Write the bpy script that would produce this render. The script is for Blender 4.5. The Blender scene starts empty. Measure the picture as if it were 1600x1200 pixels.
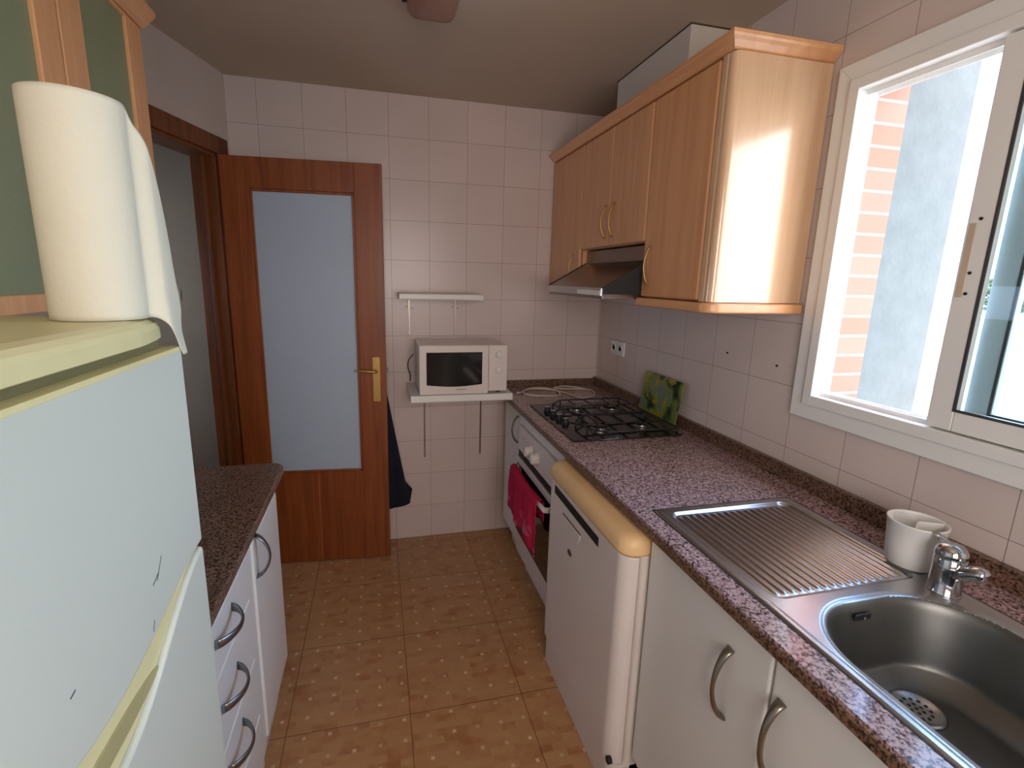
import bpy, bmesh, math, random
from mathutils import Vector, Matrix
random.seed(7)
D = bpy.data
COL = bpy.context.scene.collection
pi = math.pi

# ------------------------------------------------------------------ helpers
def link(o):
    COL.objects.link(o); return o

def tag(o, label=None, cat=None, group=None, kind=None):
    if label: o['label'] = label
    if cat: o['category'] = cat
    if group: o['group'] = group
    if kind: o['kind'] = kind
    return o

def thing(name, loc, label, cat, group=None):
    o = link(D.objects.new(name, None)); o.location = loc
    o.empty_display_size = 0.05
    return tag(o, label, cat, group)

def finish(name, bm, mat, parent=None, bevel=0, seg=2, smooth=False, sub=False, local=False, label=None):
    me = D.meshes.new(name)
    bmesh.ops.recalc_face_normals(bm, faces=bm.faces)
    bm.to_mesh(me); bm.free()
    if isinstance(mat, (list, tuple)):
        for m_ in mat: me.materials.append(m_)
    else: me.materials.append(mat)
    o = link(D.objects.new(name, me))
    if smooth:
        for p in me.polygons: p.use_smooth = True
    if bevel:
        b = o.modifiers.new('bevel', 'BEVEL'); b.width = bevel; b.segments = seg
        b.limit_method = 'ANGLE'; b.angle_limit = math.radians(35)
        b.harden_normals = False
    if parent is not None:
        o.parent = parent
        if not sub and not local: o.location = -parent.location
    if label: o['label'] = label
    return o

def box(bm, x0, x1, y0, y1, z0, z1):
    vs = [bm.verts.new((x, y, z)) for x in (x0, x1) for y in (y0, y1) for z in (z0, z1)]
    for f in ((0,1,3,2),(4,6,7,5),(0,4,5,1),(2,3,7,6),(0,2,6,4),(1,5,7,3)):
        bm.faces.new([vs[i] for i in f])

def fbox(bm, frame, a0, a1, b0, b1, c0, c1):
    """box in a local frame function frame(a,b,c)->xyz"""
    vs = [bm.verts.new(frame(a, b, c)) for a in (a0, a1) for b in (b0, b1) for c in (c0, c1)]
    for f in ((0,1,3,2),(4,6,7,5),(0,4,5,1),(2,3,7,6),(0,2,6,4),(1,5,7,3)):
        bm.faces.new([vs[i] for i in f])

def prism(bm, pts, fn, h0, h1):
    """extrude a 2-D polygon; fn(u,v,h)->xyz"""
    a = [bm.verts.new(fn(u, v, h0)) for u, v in pts]
    b = [bm.verts.new(fn(u, v, h1)) for u, v in pts]
    n = len(pts)
    bm.faces.new(a); bm.faces.new(b[::-1])
    for i in range(n):
        bm.faces.new((a[i], b[i], b[(i+1) % n], a[(i+1) % n]))

def XY(u, v, h): return (u, v, h)
def XZ(u, v, h): return (u, h, v)
def YZ(u, v, h): return (h, u, v)

def B(name, mat, dims, parent=None, bevel=0.002, seg=2, sub=False, label=None):
    bm = bmesh.new(); box(bm, *dims)
    return finish(name, bm, mat, parent, bevel, seg, sub=sub, label=label)

def lathe(bm, prof, c, n=32, cap0=True, cap1=True, M=None):
    rings = []
    for r, z in prof:
        ring = []
        for i in range(n):
            a = 2*pi*i/n
            p = Vector((r*math.cos(a), r*math.sin(a), z))
            if M is not None: p = M @ p
            ring.append(bm.verts.new(Vector(c) + p))
        rings.append(ring)
    for a, b in zip(rings, rings[1:]):
        for i in range(n):
            bm.faces.new((a[i], a[(i+1) % n], b[(i+1) % n], b[i]))
    if cap0: bm.faces.new(rings[0][::-1])
    if cap1: bm.faces.new(rings[-1])

def tube(bm, pts, r, n=10, caps=True, up=Vector((0, 0, 1))):
    """r: number, or list of (ra, rb) half sizes per point"""
    pts = [Vector(p) for p in pts]
    rings = []; prev = None
    for i, p in enumerate(pts):
        t = (pts[min(i+1, len(pts)-1)] - pts[max(i-1, 0)]).normalized()
        if prev is None:
            s = t.cross(up)
            if s.length < 1e-3: s = t.cross(Vector((1, 0, 0)))
            s.normalize()
        else:
            s = prev - t*prev.dot(t)
            s.normalize()
        prev = s
        w = t.cross(s)
        ra, rb = (r, r) if not isinstance(r, list) else r[i]
        rings.append([bm.verts.new(p + s*ra*math.cos(2*pi*k/n) + w*rb*math.sin(2*pi*k/n)) for k in range(n)])
    for a, b in zip(rings, rings[1:]):
        for k in range(n):
            bm.faces.new((a[k], a[(k+1) % n], b[(k+1) % n], b[k]))
    if caps:
        bm.faces.new(rings[0][::-1]); bm.faces.new(rings[-1])

def smoothstep(a, b, x):
    t = max(0, min(1, (x-a)/(b-a))); return t*t*(3-2*t)

def rrect(x0, x1, y0, y1, rs, n=6):
    """rounded rectangle; rs = radii at (x0y0, x1y0, x1y1, x0y1)"""
    out = []
    cs = [(x0, y0, 1, 1, pi), (x1, y0, -1, 1, 1.5*pi), (x1, y1, -1, -1, 0), (x0, y1, 1, -1, .5*pi)]
    for (x, y, sx, sy, a0), r in zip(cs, rs):
        if r <= 0: out.append((x, y)); continue
        cx, cy = x+sx*r, y+sy*r
        for k in range(n+1):
            a = a0 + .5*pi*k/n
            out.append((cx + r*math.cos(a), cy + r*math.sin(a)))
    return out

# ------------------------------------------------------------------ materials
def srgb(r, g, b):
    def f(c):
        c /= 255.0
        return c/12.92 if c <= .04045 else ((c+.055)/1.055)**2.4
    return (f(r), f(g), f(b), 1)

class NT:
    def __init__(s, name):
        s.m = D.materials.new(name); s.m.use_nodes = True
        s.t = s.m.node_tree; s.t.nodes.clear()
        s.out = s.n('ShaderNodeOutputMaterial')
    def n(s, typ, **kw):
        nd = s.t.nodes.new(typ)
        for k, v in kw.items():
            if k.startswith('i_'): nd.inputs[k[2:]].default_value = v
            else: setattr(nd, k, v)
        return nd
    def l(s, a, b): s.t.links.new(a, b)
    def coord(s, scale=(1, 1, 1), loc=(0, 0, 0), rot=(0, 0, 0)):
        tc = s.n('ShaderNodeTexCoord'); mp = s.n('ShaderNodeMapping')
        mp.inputs['Scale'].default_value = scale; mp.inputs['Location'].default_value = loc
        mp.inputs['Rotation'].default_value = rot
        s.l(tc.outputs['Object'], mp.inputs['Vector']); return mp.outputs[0]
    def ramp(s, fac, stops, interp='LINEAR'):
        r = s.n('ShaderNodeValToRGB'); r.color_ramp.interpolation = interp
        e = r.color_ramp.elements
        while len(e) < len(stops): e.new(.5)
        for el, (p, c) in zip(e, stops): el.position = p; el.color = c
        s.l(fac, r.inputs[0]); return r.outputs[0]
    def mix(s, fac, a, b, typ='MIX'):
        m = s.n('ShaderNodeMix', data_type='RGBA', blend_type=typ)
        for v, k in ((fac, 0), (a, 6), (b, 7)):
            if isinstance(v, (int, float, tuple)): m.inputs[k].default_value = v
            else: s.l(v, m.inputs[k])
        return m.outputs[2]
    def math(s, op, a, b=0.0, c=None):
        m = s.n('ShaderNodeMath', operation=op)
        for i, v in enumerate((a, b, c)):
            if v is None: continue
            if isinstance(v, (int, float)): m.inputs[i].default_value = v
            else: s.l(v, m.inputs[i])
        return m.outputs[0]
    def pr(s, color, rough=.5, metal=0, spec=.5, bump=None, bstr=.2, bdist=.01, **kw):
        p = s.n('ShaderNodeBsdfPrincipled')
        for k, v in (('Base Color', color), ('Roughness', rough), ('Metallic', metal), ('Specular IOR Level', spec)):
            if isinstance(v, (int, float, tuple)): p.inputs[k].default_value = v
            else: s.l(v, p.inputs[k])
        for k, v in kw.items(): p.inputs[k.replace('_', ' ')].default_value = v
        if bump is not None:
            b = s.n('ShaderNodeBump'); b.inputs['Strength'].default_value = bstr
            b.inputs['Distance'].default_value = bdist
            s.l(bump, b.inputs['Height']); s.l(b.outputs[0], p.inputs['Normal'])
        s.l(p.outputs[0], s.out.inputs[0]); return p

def plain(name, col, rough=.5, metal=0, var=.06, scale=6, spec=.5, bstr=0, bscale=80, **kw):
    t = NT(name); v = t.coord()
    nz = t.n('ShaderNodeTexNoise', i_Scale=scale, i_Detail=4.0); t.l(v, nz.inputs['Vector'])
    c2 = tuple(max(0, c*(1-var*2)) for c in col[:3]) + (1,)
    c3 = tuple(min(1, c*(1+var)) for c in col[:3]) + (1,)
    c = t.ramp(nz.outputs[0], [(.3, c2), (.7, c3)])
    bump = None
    if bstr:
        n2 = t.n('ShaderNodeTexNoise', i_Scale=bscale, i_Detail=3.0); t.l(v, n2.inputs['Vector']); bump = n2.outputs[0]
    t.pr(c, rough, metal, spec, bump, bstr, .002, **kw)
    return t.m

def tiles(name, base, grout, mode, off, rough=.28, p=.2):
    """20 cm glazed wall tiles. mode: 'x' back wall (u=x), 'y' side wall (u=y)"""
    t = NT(name); tc = t.n('ShaderNodeTexCoord'); sp = t.n('ShaderNodeSeparateXYZ'); t.l(tc.outputs['Object'], sp.inputs[0])
    u = t.math('ADD', sp.outputs[0 if mode == 'x' else 1], off)
    cb = t.n('ShaderNodeCombineXYZ'); t.l(u, cb.inputs[0]); t.l(sp.outputs[2], cb.inputs[1])
    br = t.n('ShaderNodeTexBrick', offset=0.0, squash=1.0)
    t.l(cb.outputs[0], br.inputs['Vector'])
    br.inputs['Scale'].default_value = 1; br.inputs['Mortar Size'].default_value = .0011
    br.inputs['Mortar Smooth'].default_value = .35
    br.inputs['Brick Width'].default_value = p; br.inputs['Row Height'].default_value = p
    b2 = tuple(c*.95 for c in base[:3]) + (1,)
    br.inputs['Color1'].default_value = base; br.inputs['Color2'].default_value = b2
    br.inputs['Mortar'].default_value = grout
    nz = t.n('ShaderNodeTexNoise', i_Scale=3.0, i_Detail=3.0); t.l(tc.outputs['Object'], nz.inputs['Vector'])
    col = t.mix(1.0, br.outputs[0], t.ramp(nz.outputs[0], [(.3, (.93, .93, .92, 1)), (.7, (1, 1, 1, 1))]), 'MULTIPLY')
    n2 = t.n('ShaderNodeTexNoise', i_Scale=9.0, i_Detail=2.0); t.l(tc.outputs['Object'], n2.inputs['Vector'])
    h = t.math('ADD', t.math('MULTIPLY', br.outputs['Fac'], -1.0), t.math('MULTIPLY', n2.outputs[0], .25))
    t.pr(col, rough, 0, .5, h, .25, .0015)
    return t.m

def wood(name, c1, c2, rough=.35, scale=1.0, axis='z', coat=.3, bright=1.0):
    t = NT(name)
    sc = {'z': (14, 14, .9), 'y': (14, .9, 14), 'x': (.9, 14, 14)}[axis]
    v = t.coord(tuple(k*scale for k in sc))
    nz = t.n('ShaderNodeTexNoise', i_Scale=2.2, i_Detail=6.0, i_Distortion=.6); t.l(v, nz.inputs['Vector'])
    n2 = t.n('ShaderNodeTexNoise', i_Scale=22.0, i_Detail=3.0); t.l(v, n2.inputs['Vector'])
    f = t.math('ADD', t.math('MULTIPLY', nz.outputs[0], .75), t.math('MULTIPLY', n2.outputs[0], .25))
    col = t.ramp(f, [(.32, c2), (.66, c1)])
    t.pr(col, rough, 0, .5, f, .08, .001, Coat_Weight=coat, Coat_Roughness=.22 if coat < .9 else .16, Coat_IOR=1.5 if coat < .9 else 1.7)
    return t.m

def granite(name, light, mid, dark, rough=.12):
    t = NT(name); v = t.coord()
    n1 = t.n('ShaderNodeTexNoise', i_Scale=165.0, i_Detail=3.0, i_Roughness=.65); t.l(v, n1.inputs['Vector'])
    vo = t.n('ShaderNodeTexVoronoi', i_Scale=240.0); t.l(v, vo.inputs['Vector'])
    n3 = t.n('ShaderNodeTexNoise', i_Scale=8.0, i_Detail=2.0); t.l(v, n3.inputs['Vector'])
    f = t.math('ADD', t.math('MULTIPLY', n1.outputs[0], .8), t.math('MULTIPLY', vo.outputs['Color'], .2))
    c = t.ramp(f, [(.40, dark), (.46, mid), (.52, light), (.62, tuple(min(1, k*1.35) for k in light[:3])+(1,))])
    c = t.mix(t.math('MULTIPLY', n3.outputs[0], .3), c, mid)
    t.pr(c, rough, 0, .5)
    return t.m

M = {}
tile_base = srgb(222, 205, 198)
grout = srgb(150, 132, 124)
M['tile_back'] = tiles('tile_back', tile_base, grout, 'x', .2072)
M['tile_side'] = tiles('tile_side', srgb(222, 207, 198), grout, 'y', .2517)
M['tile_left'] = tiles('tile_left', tile_base, grout, 'y', .06)
M['tile_back_plain'] = plain('smooth_cream_wall', srgb(206, 192, 182), .5, var=.03, scale=3)
M['plaster'] = plain('ceiling_plaster', srgb(200, 184, 164), .8, var=.03, scale=2, bstr=.15, bscale=60)
M['hallpaint'] = plain('hall_paint', srgb(200, 196, 186), .8, var=.05, scale=3)
M['white_door'] = plain('white_laminate', srgb(226, 224, 218), .3, var=.015, scale=3)
M['white_kick'] = plain('white_plinth', srgb(214, 212, 206), .4, var=.03)
M['white_app'] = plain('white_enamel', srgb(226, 216, 208), .25, var=.015)
M['fridge'] = plain('fridge_enamel', srgb(208, 212, 196), .28, var=.01, scale=2, bstr=.04, bscale=260)
M['yellow'] = plain('aged_yellow_plastic', srgb(226, 216, 160), .4, var=.03, scale=8)
M['dwlid'] = plain('aged_tan_plastic', srgb(242, 202, 148), .38, var=.03, scale=6)
M['cabwood'] = wood('beech_veneer', srgb(224, 166, 116), srgb(208, 148, 100), .4)
M['cabwood_y'] = wood('beech_veneer_rail', srgb(228, 172, 120), srgb(212, 152, 104), .3, axis='y')
M['cabend'] = wood('beech_end_panel', srgb(222, 184, 144), srgb(210, 170, 130), .25, coat=1)
M['doorwood'] = wood('orange_cherry_veneer', srgb(150, 80, 32), srgb(116, 52, 18), .42, coat=.1)
M['doorwood_x'] = wood('orange_cherry_rail', srgb(148, 78, 32), srgb(114, 50, 18), .42, axis='x', coat=.2)
M['jambwood'] = wood('jamb_wood', srgb(128, 72, 32), srgb(98, 50, 20), .45, coat=.1)
M['granite'] = granite('pink_granite', srgb(178, 152, 150), srgb(128, 102, 102), srgb(50, 36, 38))
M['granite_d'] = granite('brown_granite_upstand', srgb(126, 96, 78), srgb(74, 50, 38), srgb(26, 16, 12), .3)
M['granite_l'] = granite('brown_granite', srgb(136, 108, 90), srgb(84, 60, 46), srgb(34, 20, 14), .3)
M['steel'] = plain('brushed_steel', srgb(190, 190, 192), .26, 1, var=.03, scale=30)
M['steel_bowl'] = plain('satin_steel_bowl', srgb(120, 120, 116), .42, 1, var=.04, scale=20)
M['chrome'] = plain('chrome', srgb(205, 208, 212), .08, 1, var=.01)
M['nickel'] = plain('satin_nickel', srgb(150, 142, 130), .32, 1, var=.04, scale=20)
M['nickel_b'] = plain('bluish_nickel', srgb(140, 142, 146), .3, 1, var=.04, scale=20)
M['brass'] = plain('matt_brass', srgb(196, 160, 96), .38, .8, var=.04)
M['black_glass'] = plain('black_glass', (.006, .006, .007, 1), .08, 0, var=.01)
M['black_iron'] = plain('black_iron', (.012, .012, .013, 1), .45, 0, var=.1)
M['dark'] = plain('dark_gap', (.01, .008, .008, 1), .6, var=.1)
M['rubber'] = plain('grey_gasket', (.05, .05, .05, 1), .7, var=.1)
M['alu'] = plain('white_aluminium', srgb(238, 238, 232), .38, var=.01)
M['alu_grey'] = plain('grey_sash_edge', srgb(176, 190, 194), .4, var=.02)
M['plastic'] = plain('white_plastic', srgb(232, 230, 224), .35, var=.01)
M['cord'] = plain('cream_cord', srgb(216, 204, 184), .5, var=.02)
M['paper'] = plain('kitchen_paper', srgb(216, 210, 186), .9, var=.01, bstr=.35, bscale=120)
M['cloth_navy'] = plain('navy_cloth', srgb(26, 30, 48), .9, var=.15, scale=12, bstr=.3, bscale=300)
M['hoodmetal'] = plain('hood_steel', srgb(132, 120, 112), .25, .95, var=.04, scale=10)
M['white_box'] = plain('white_boxing', srgb(216, 208, 196), .6, var=.02)

# floor: 41 cm ceramic tiles printed with small bricks and pale dots
def floor_mat():
    t = NT('terracotta_tile'); tc = t.n('ShaderNodeTexCoord')
    def mp(loc, sc=(1, 1, 1)):
        m = t.n('ShaderNodeMapping'); m.inputs['Location'].default_value = loc; m.inputs['Scale'].default_value = sc
        t.l(tc.outputs['Object'], m.inputs['Vector']); return m.outputs[0]
    big = t.n('ShaderNodeTexBrick', offset=0.0, squash=1.0); t.l(mp((1.62, .82, 0)), big.inputs['Vector'])
    for k, v in (('Scale', 1), ('Mortar Size', .0016), ('Mortar Smooth', .3), ('Brick Width', .41), ('Row Height', .405)):
        big.inputs[k].default_value = v
    sm = t.n('ShaderNodeTexBrick', offset=.5, squash=.6, squash_frequency=2, offset_frequency=2); t.l(mp((1.62, .82, 0)), sm.inputs['Vector'])
    for k, v in (('Scale', 1), ('Mortar Size', .0015), ('Mortar Smooth', 1), ('Brick Width', .082), ('Row Height', .027), ('Bias', -.2)):
        sm.inputs[k].default_value = v
    sm.inputs['Color1'].default_value = srgb(188, 142, 96); sm.inputs['Color2'].default_value = srgb(158, 92, 54)
    sm.inputs['Mortar'].default_value = srgb(176, 128, 86)
    nz = t.n('ShaderNodeTexNoise', i_Scale=16.0, i_Detail=4.0); t.l(mp((0, 0, 0)), nz.inputs['Vector'])
    col = t.mix(t.ramp(nz.outputs[0], [(.38, (0, 0, 0, 1)), (.62, (1, 1, 1, 1))]), sm.outputs[0], srgb(184, 138, 94))
    # pale dots on a .082 grid
    vm = t.n('ShaderNodeVectorMath', operation='MODULO'); vm.inputs[1].default_value = (.082, .081, 1)
    t.l(mp((20.543, 20.4, 0)), vm.inputs[0])
    v2 = t.n('ShaderNodeVectorMath', operation='SUBTRACT'); v2.inputs[1].default_value = (.041, .0405, 0); t.l(vm.outputs[0], v2.inputs[0])
    s = t.n('ShaderNodeSeparateXYZ'); t.l(v2.outputs[0], s.inputs[0])
    d = t.math('MAXIMUM', t.math('ABSOLUTE', s.outputs[0]), t.math('ABSOLUTE', s.outputs[1]))
    dot = t.ramp(d, [(.0045, (1, 1, 1, 1)), (.0075, (0, 0, 0, 1))])
    nd = t.n('ShaderNodeTexNoise', i_Scale=9.0); t.l(mp((3, 1, 0)), nd.inputs['Vector'])
    dot = t.math('MULTIPLY', dot, t.ramp(nd.outputs[0], [(.35, (.15, .15, .15, 1)), (.6, (.9, .9, .9, 1))]))
    col = t.mix(dot, col, srgb(222, 196, 160))
    col = t.mix(big.outputs['Fac'], col, srgb(112, 76, 48))
    t.pr(col, .34, 0, .45, big.outputs['Fac'], -.2, .002)
    return t.m
M['floor'] = floor_mat()

def brick_mat():
    t = NT('red_brick_face'); tc = t.n('ShaderNodeTexCoord'); sp = t.n('ShaderNodeSeparateXYZ'); t.l(tc.outputs['Object'], sp.inputs[0])
    cb = t.n('ShaderNodeCombineXYZ'); t.l(t.math('ADD', sp.outputs[0], -.06), cb.inputs[0]); t.l(t.math('ADD', sp.outputs[2], -1.187), cb.inputs[1])
    br = t.n('ShaderNodeTexBrick', offset=.25, offset_frequency=2, squash=1.0); t.l(cb.outputs[0], br.inputs['Vector'])
    for k, v in (('Scale', 1), ('Mortar Size', .004), ('Mortar Smooth', .15), ('Brick Width', .24), ('Row Height', .0605)):
        br.inputs[k].default_value = v
    br.inputs['Color1'].default_value = srgb(204, 130, 112); br.inputs['Color2'].default_value = srgb(212, 142, 126)
    br.inputs['Mortar'].default_value = srgb(186, 172, 168)
    t.pr(br.outputs[0], .8, 0, .2, br.outputs['Fac'], -.5, .004)
    return t.m
M['brick'] = brick_mat()
M['stucco'] = plain('grey_render', srgb(116, 128, 128), .9, var=.06, scale=14, bstr=.6, bscale=60)
M['ground'] = plain('pale_paving', srgb(168, 166, 156), .9, var=.04, scale=.3)
M['farwall'] = plain('cream_building', srgb(214, 204, 150), .9, var=.04, scale=.5)
M['leaf'] = plain('tree_leaves', srgb(78, 92, 58), .9, var=.3, scale=2)
M['bark'] = plain('tree_bark', srgb(90, 74, 58), .9, var=.2, scale=6)

def glass_mat(name, tint=(.93, .97, .96, 1), refl=.10):
    t = NT(name)
    a = t.n('ShaderNodeBsdfTransparent'); a.inputs[0].default_value = tint
    g = t.n('ShaderNodeBsdfGlossy'); g.inputs['Roughness'].default_value = .02
    nz = t.n('ShaderNodeTexNoise', i_Scale=2.0); t.l(t.coord(), nz.inputs['Vector'])
    lw = t.n('ShaderNodeLayerWeight'); lw.inputs[0].default_value = .12
    f = t.math('ADD', t.math('MULTIPLY', lw.outputs['Fresnel'], .8), t.math('MULTIPLY', nz.outputs[0], .02))
    mx = t.n('ShaderNodeMixShader'); t.l(f, mx.inputs[0]); t.l(a.outputs[0], mx.inputs[1]); t.l(g.outputs[0], mx.inputs[2])
    t.l(mx.outputs[0], t.out.inputs[0]); return t.m
M['glass'] = glass_mat('window_glass')

def frosted(name, col, rough=.45, trans=.25):
    t = NT(name); v = t.coord()
    nz = t.n('ShaderNodeTexNoise', i_Scale=180.0, i_Detail=2.0); t.l(v, nz.inputs['Vector'])
    c = t.ramp(nz.outputs[0], [(.3, tuple(k*.92 for k in col[:3])+(1,)), (.7, col)])
    p = t.pr(c, rough, 0, .5, nz.outputs[0], .3, .001)
    tr = t.n('ShaderNodeBsdfTranslucent'); t.l(c, tr.inputs[0])
    mx = t.n('ShaderNodeMixShader'); mx.inputs[0].default_value = trans
    t.l(p.outputs[0], mx.inputs[1]); t.l(tr.outputs[0], mx.inputs[2]); t.l(mx.outputs[0], t.out.inputs[0])
    return t.m
M['frost'] = frosted('frosted_glass', srgb(200, 214, 232))
M['greenglass'] = frosted('green_frosted_glass', srgb(140, 146, 112), .3, .1)
M['lampglass'] = frosted('lamp_glass', srgb(196, 158, 140), .25, .5)

def towel_mat():
    t = NT('magenta_towel'); v = t.coord((9, 7, 9), (.2, .35, .4))
    nz = t.n('ShaderNodeTexNoise', i_Scale=1.6, i_Detail=2.0); t.l(v, nz.inputs['Vector'])
    tc = t.n('ShaderNodeTexCoord'); sp = t.n('ShaderNodeSeparateXYZ'); t.l(tc.outputs['Object'], sp.inputs[0])
    low = t.ramp(sp.outputs[2], [(.44, (1, 1, 1, 1)), (.50, (0, 0, 0, 1))])
    f = t.math('MULTIPLY', t.ramp(nz.outputs[0], [(.56, (0, 0, 0, 1)), (.60, (1, 1, 1, 1))]), low)
    c = t.mix(t.math('MULTIPLY', f, .75), srgb(192, 36, 74), srgb(222, 118, 144))
    n2 = t.n('ShaderNodeTexNoise', i_Scale=400.0); t.l(tc.outputs['Object'], n2.inputs['Vector'])
    t.pr(c, .95, 0, .2, n2.outputs[0], .5, .002)
    return t.m
M['towel'] = towel_mat()

def board_mat():
    t = NT('flower_print_glass'); v = t.coord((1, 1, 1), (.05, .02, .03))
    n1 = t.n('ShaderNodeTexNoise', i_Scale=11.0, i_Detail=1.5); t.l(v, n1.inputs['Vector'])
    n2 = t.n('ShaderNodeTexNoise', i_Scale=16.0, i_Detail=2.0); t.l(t.coord((1, 1, 1), (3.3, 1.2, 7)), n2.inputs['Vector'])
    c = t.ramp(n1.outputs[0], [(.36, srgb(16, 46, 44)), (.44, srgb(52, 82, 44)), (.54, srgb(118, 128, 58)), (.66, srgb(104, 122, 100))])
    f = t.ramp(n2.outputs[0], [(.52, (0, 0, 0, 1)), (.6, (1, 1, 1, 1))])
    c = t.mix(f, c, srgb(150, 142, 40))
    t.pr(c, .12, 0, .5)
    return t.m
M['board'] = board_mat()

# ------------------------------------------------------------------ room shell
H = 2.4
XL = -2.2            # left wall beyond the counter
AX, AY = -1.938, 0.0  # start of the slanted doorway wall
TX, TY = -.2822, -.9594
NX, NY = -.9594, .2822   # towards the hall
def aw(s, d, z): return (AX + TX*s + NX*d, AY + TY*s + NY*d, z)
SL = .928            # its length
YN = -3.5            # wall behind the camera
YH = .89             # far wall of the hall

def struct(name, bm, mat, bevel=0, parent=None, smooth=False):
    o = finish(name, bm, mat, parent, bevel, smooth=smooth)
    if parent is None: o['kind'] = 'structure'
    return o

bm = bmesh.new(); box(bm, -3.4, .32, YN-.1, 1.0, -.06, 0); struct('floor', bm, M['floor'])
bm = bmesh.new(); box(bm, -3.4, .32, YN-.1, 1.0, H, H+.08); struct('ceiling', bm, M['plaster'])
bm = bmesh.new(); box(bm, AX-.02, .3, 0, .1, 0, H); struct('wall_back', bm, M['tile_back'])
FW = (-1.65, -.55, 1.0, 2.1)      # second window, behind the camera
bm = bmesh.new()
for d in ((-3.3, FW[0], YN-.1, YN, 0, H), (FW[1], .3, YN-.1, YN, 0, H), (FW[0], FW[1], YN-.1, YN, 0, FW[2]), (FW[0], FW[1], YN-.1, YN, FW[3], H)): box(bm, *d)
struct('wall_front', bm, M['tile_back'])
w2 = link(D.objects.new('window_2', None)); w2['kind'] = 'structure'; w2.location = (-1.1, YN, 1.5)
bm = bmesh.new()
for d in ((FW[0], FW[0]+.04, FW[2], FW[3]), (FW[1]-.04, FW[1], FW[2], FW[3]), (FW[0], FW[1], FW[2], FW[2]+.04), (FW[0], FW[1], FW[3]-.04, FW[3]), (-1.15, -1.10, FW[2], FW[3])):
    box(bm, d[0], d[1], YN-.08, YN-.02, d[2], d[3])
finish('frame', bm, M['alu'], w2, .003)
# right wall with window opening y -1.50..-2.76, z 1.15..2.08
WY0, WY1, WZ0, WZ1 = -1.50, -2.76, 1.15, 2.08
bm = bmesh.new()
for d in ((0, .05, YN, WY1, 0, H), (0, .05, WY0, .1, 0, H), (0, .05, WY1, WY0, 0, WZ0), (0, .05, WY1, WY0, WZ1, H)):
    box(bm, *d)
struct('wall_right', bm, M['tile_side'])
bm = bmesh.new()
for d in ((.05, .20, YN, WY1, -.5, H+.3), (.05, .20, WY1, WY0, -.5, WZ0-.02), (.05, .20, WY1, WY0, WZ1+.02, H+.3), (.05, .20, WY0, .1, -.5, H+.3)):
    box(bm, *d)
struct('wall_outer', bm, M['brick'])
# rendered wing of the building beside the window
bm = bmesh.new(); box(bm, .20, .445, WY0, .1, -1.5, 3.6); struct('wall_wing', bm, M['stucco'])
# left wall along counter, slanted doorway wall
bm = bmesh.new(); box(bm, XL-.1, XL, YN, -.89, 0, H); struct('wall_left', bm, M['tile_back_plain'])
S0, S1, DZ = .10, .86, 2.045
bm = bmesh.new()
fbox(bm, aw, -.02, S0, 0, .1, 0, H); fbox(bm, aw, S1, SL+.02, 0, .1, 0, H); fbox(bm, aw, S0, S1, 0, .1, DZ, H)
struct('wall_doorway', bm, M['tile_back_plain'])
# hall
bm = bmesh.new(); box(bm, -3.3, -1.9, YH, YH+.1, 0, H); struct('wall_hall_far', bm, M['hallpaint'])
bm = bmesh.new(); box(bm, -3.4, -3.3, YN, -.6, 0, H); box(bm, -3.4, -3.3, .2, YH+.1, 0, H); box(bm, -3.4, -3.3, -.6, .2, 0, 1.3); box(bm, -3.4, -3.3, -.6, .2, 1.55, H)  # unseen slot added in this wall to let sky light brighten the hall
struct('wall_hall_side', bm, M['hallpaint'])
bm = bmesh.new(); box(bm, -1.96, -1.9, .1, YH, 0, H); struct('wall_hall_end', bm, M['hallpaint'])

# door frame (casing + lining)
fr = link(D.objects.new('trim_1', None)); fr['kind'] = 'structure'; fr.location = aw(.48, 0, 0)
bm = bmesh.new()
fbox(bm, aw, .035, S0+.012, -.014, 0, 0, 2.11); fbox(bm, aw, S1-.012, .925, -.014, 0, 0, 2.11)
fbox(bm, aw, .035, .925, -.014, 0, DZ-.01, 2.11)
finish('casing', bm, M['jambwood'], fr, .003)
bm = bmesh.new()
fbox(bm, aw, S0-.002, S0+.025, -.002, .115, 0, DZ); fbox(bm, aw, S1-.025, S1+.002, -.002, .115, 0, DZ)
fbox(bm, aw, S0, S1, -.002, .115, DZ-.025, DZ+.002)
fbox(bm, aw, S0+.025, S0+.037, .045, .06, 0, DZ-.025); fbox(bm, aw, S1-.037, S1-.025, .045, .06, 0, DZ-.025)
finish('lining', bm, M['jambwood'], fr, .002)
bm = bmesh.new()
fbox(bm, aw, .035, S0+.012, .1, .114, 0, 2.11); fbox(bm, aw, S1-.012, .925, .1, .114, 0, 2.11); fbox(bm, aw, .035, .925, .1, .114, DZ-.01, 2.11)
finish('hall_casing', bm, M['jambwood'], fr, .003)

# open door leaf, swung against the back wall
HX, HY, EX, EY = -1.957, -.128, -1.250, -.187
LL = math.hypot(EX-HX, EY-HY); DX, DY = (EX-HX)/LL, (EY-HY)/LL
def df(a, b, c):  # a along leaf, b depth (0 = kitchen face, + towards back wall), c height
    return (HX + DX*a - DY*b, HY + DY*a + DX*b, c)
dr = link(D.objects.new('door_1', None)); dr['kind'] = 'structure'; dr.location = (HX, HY, 0)
LT = .035; G0, G1, GZ0, GZ1 = .118, LL-.128, .508, 1.895
bm = bmesh.new()
fbox(bm, df, 0, G0, 0, LT, .006, 2.03); fbox(bm, df, G1, LL, 0, LT, .006, 2.03)
finish('stile', bm, M['doorwood'], dr, .0015)
bm = bmesh.new()
fbox(bm, df, G0, G1, 0, LT, .006, GZ0); fbox(bm, df, G0, G1, 0, LT, GZ1, 2.03)
finish('rail', bm, M['doorwood'], dr, .0015)
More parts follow.
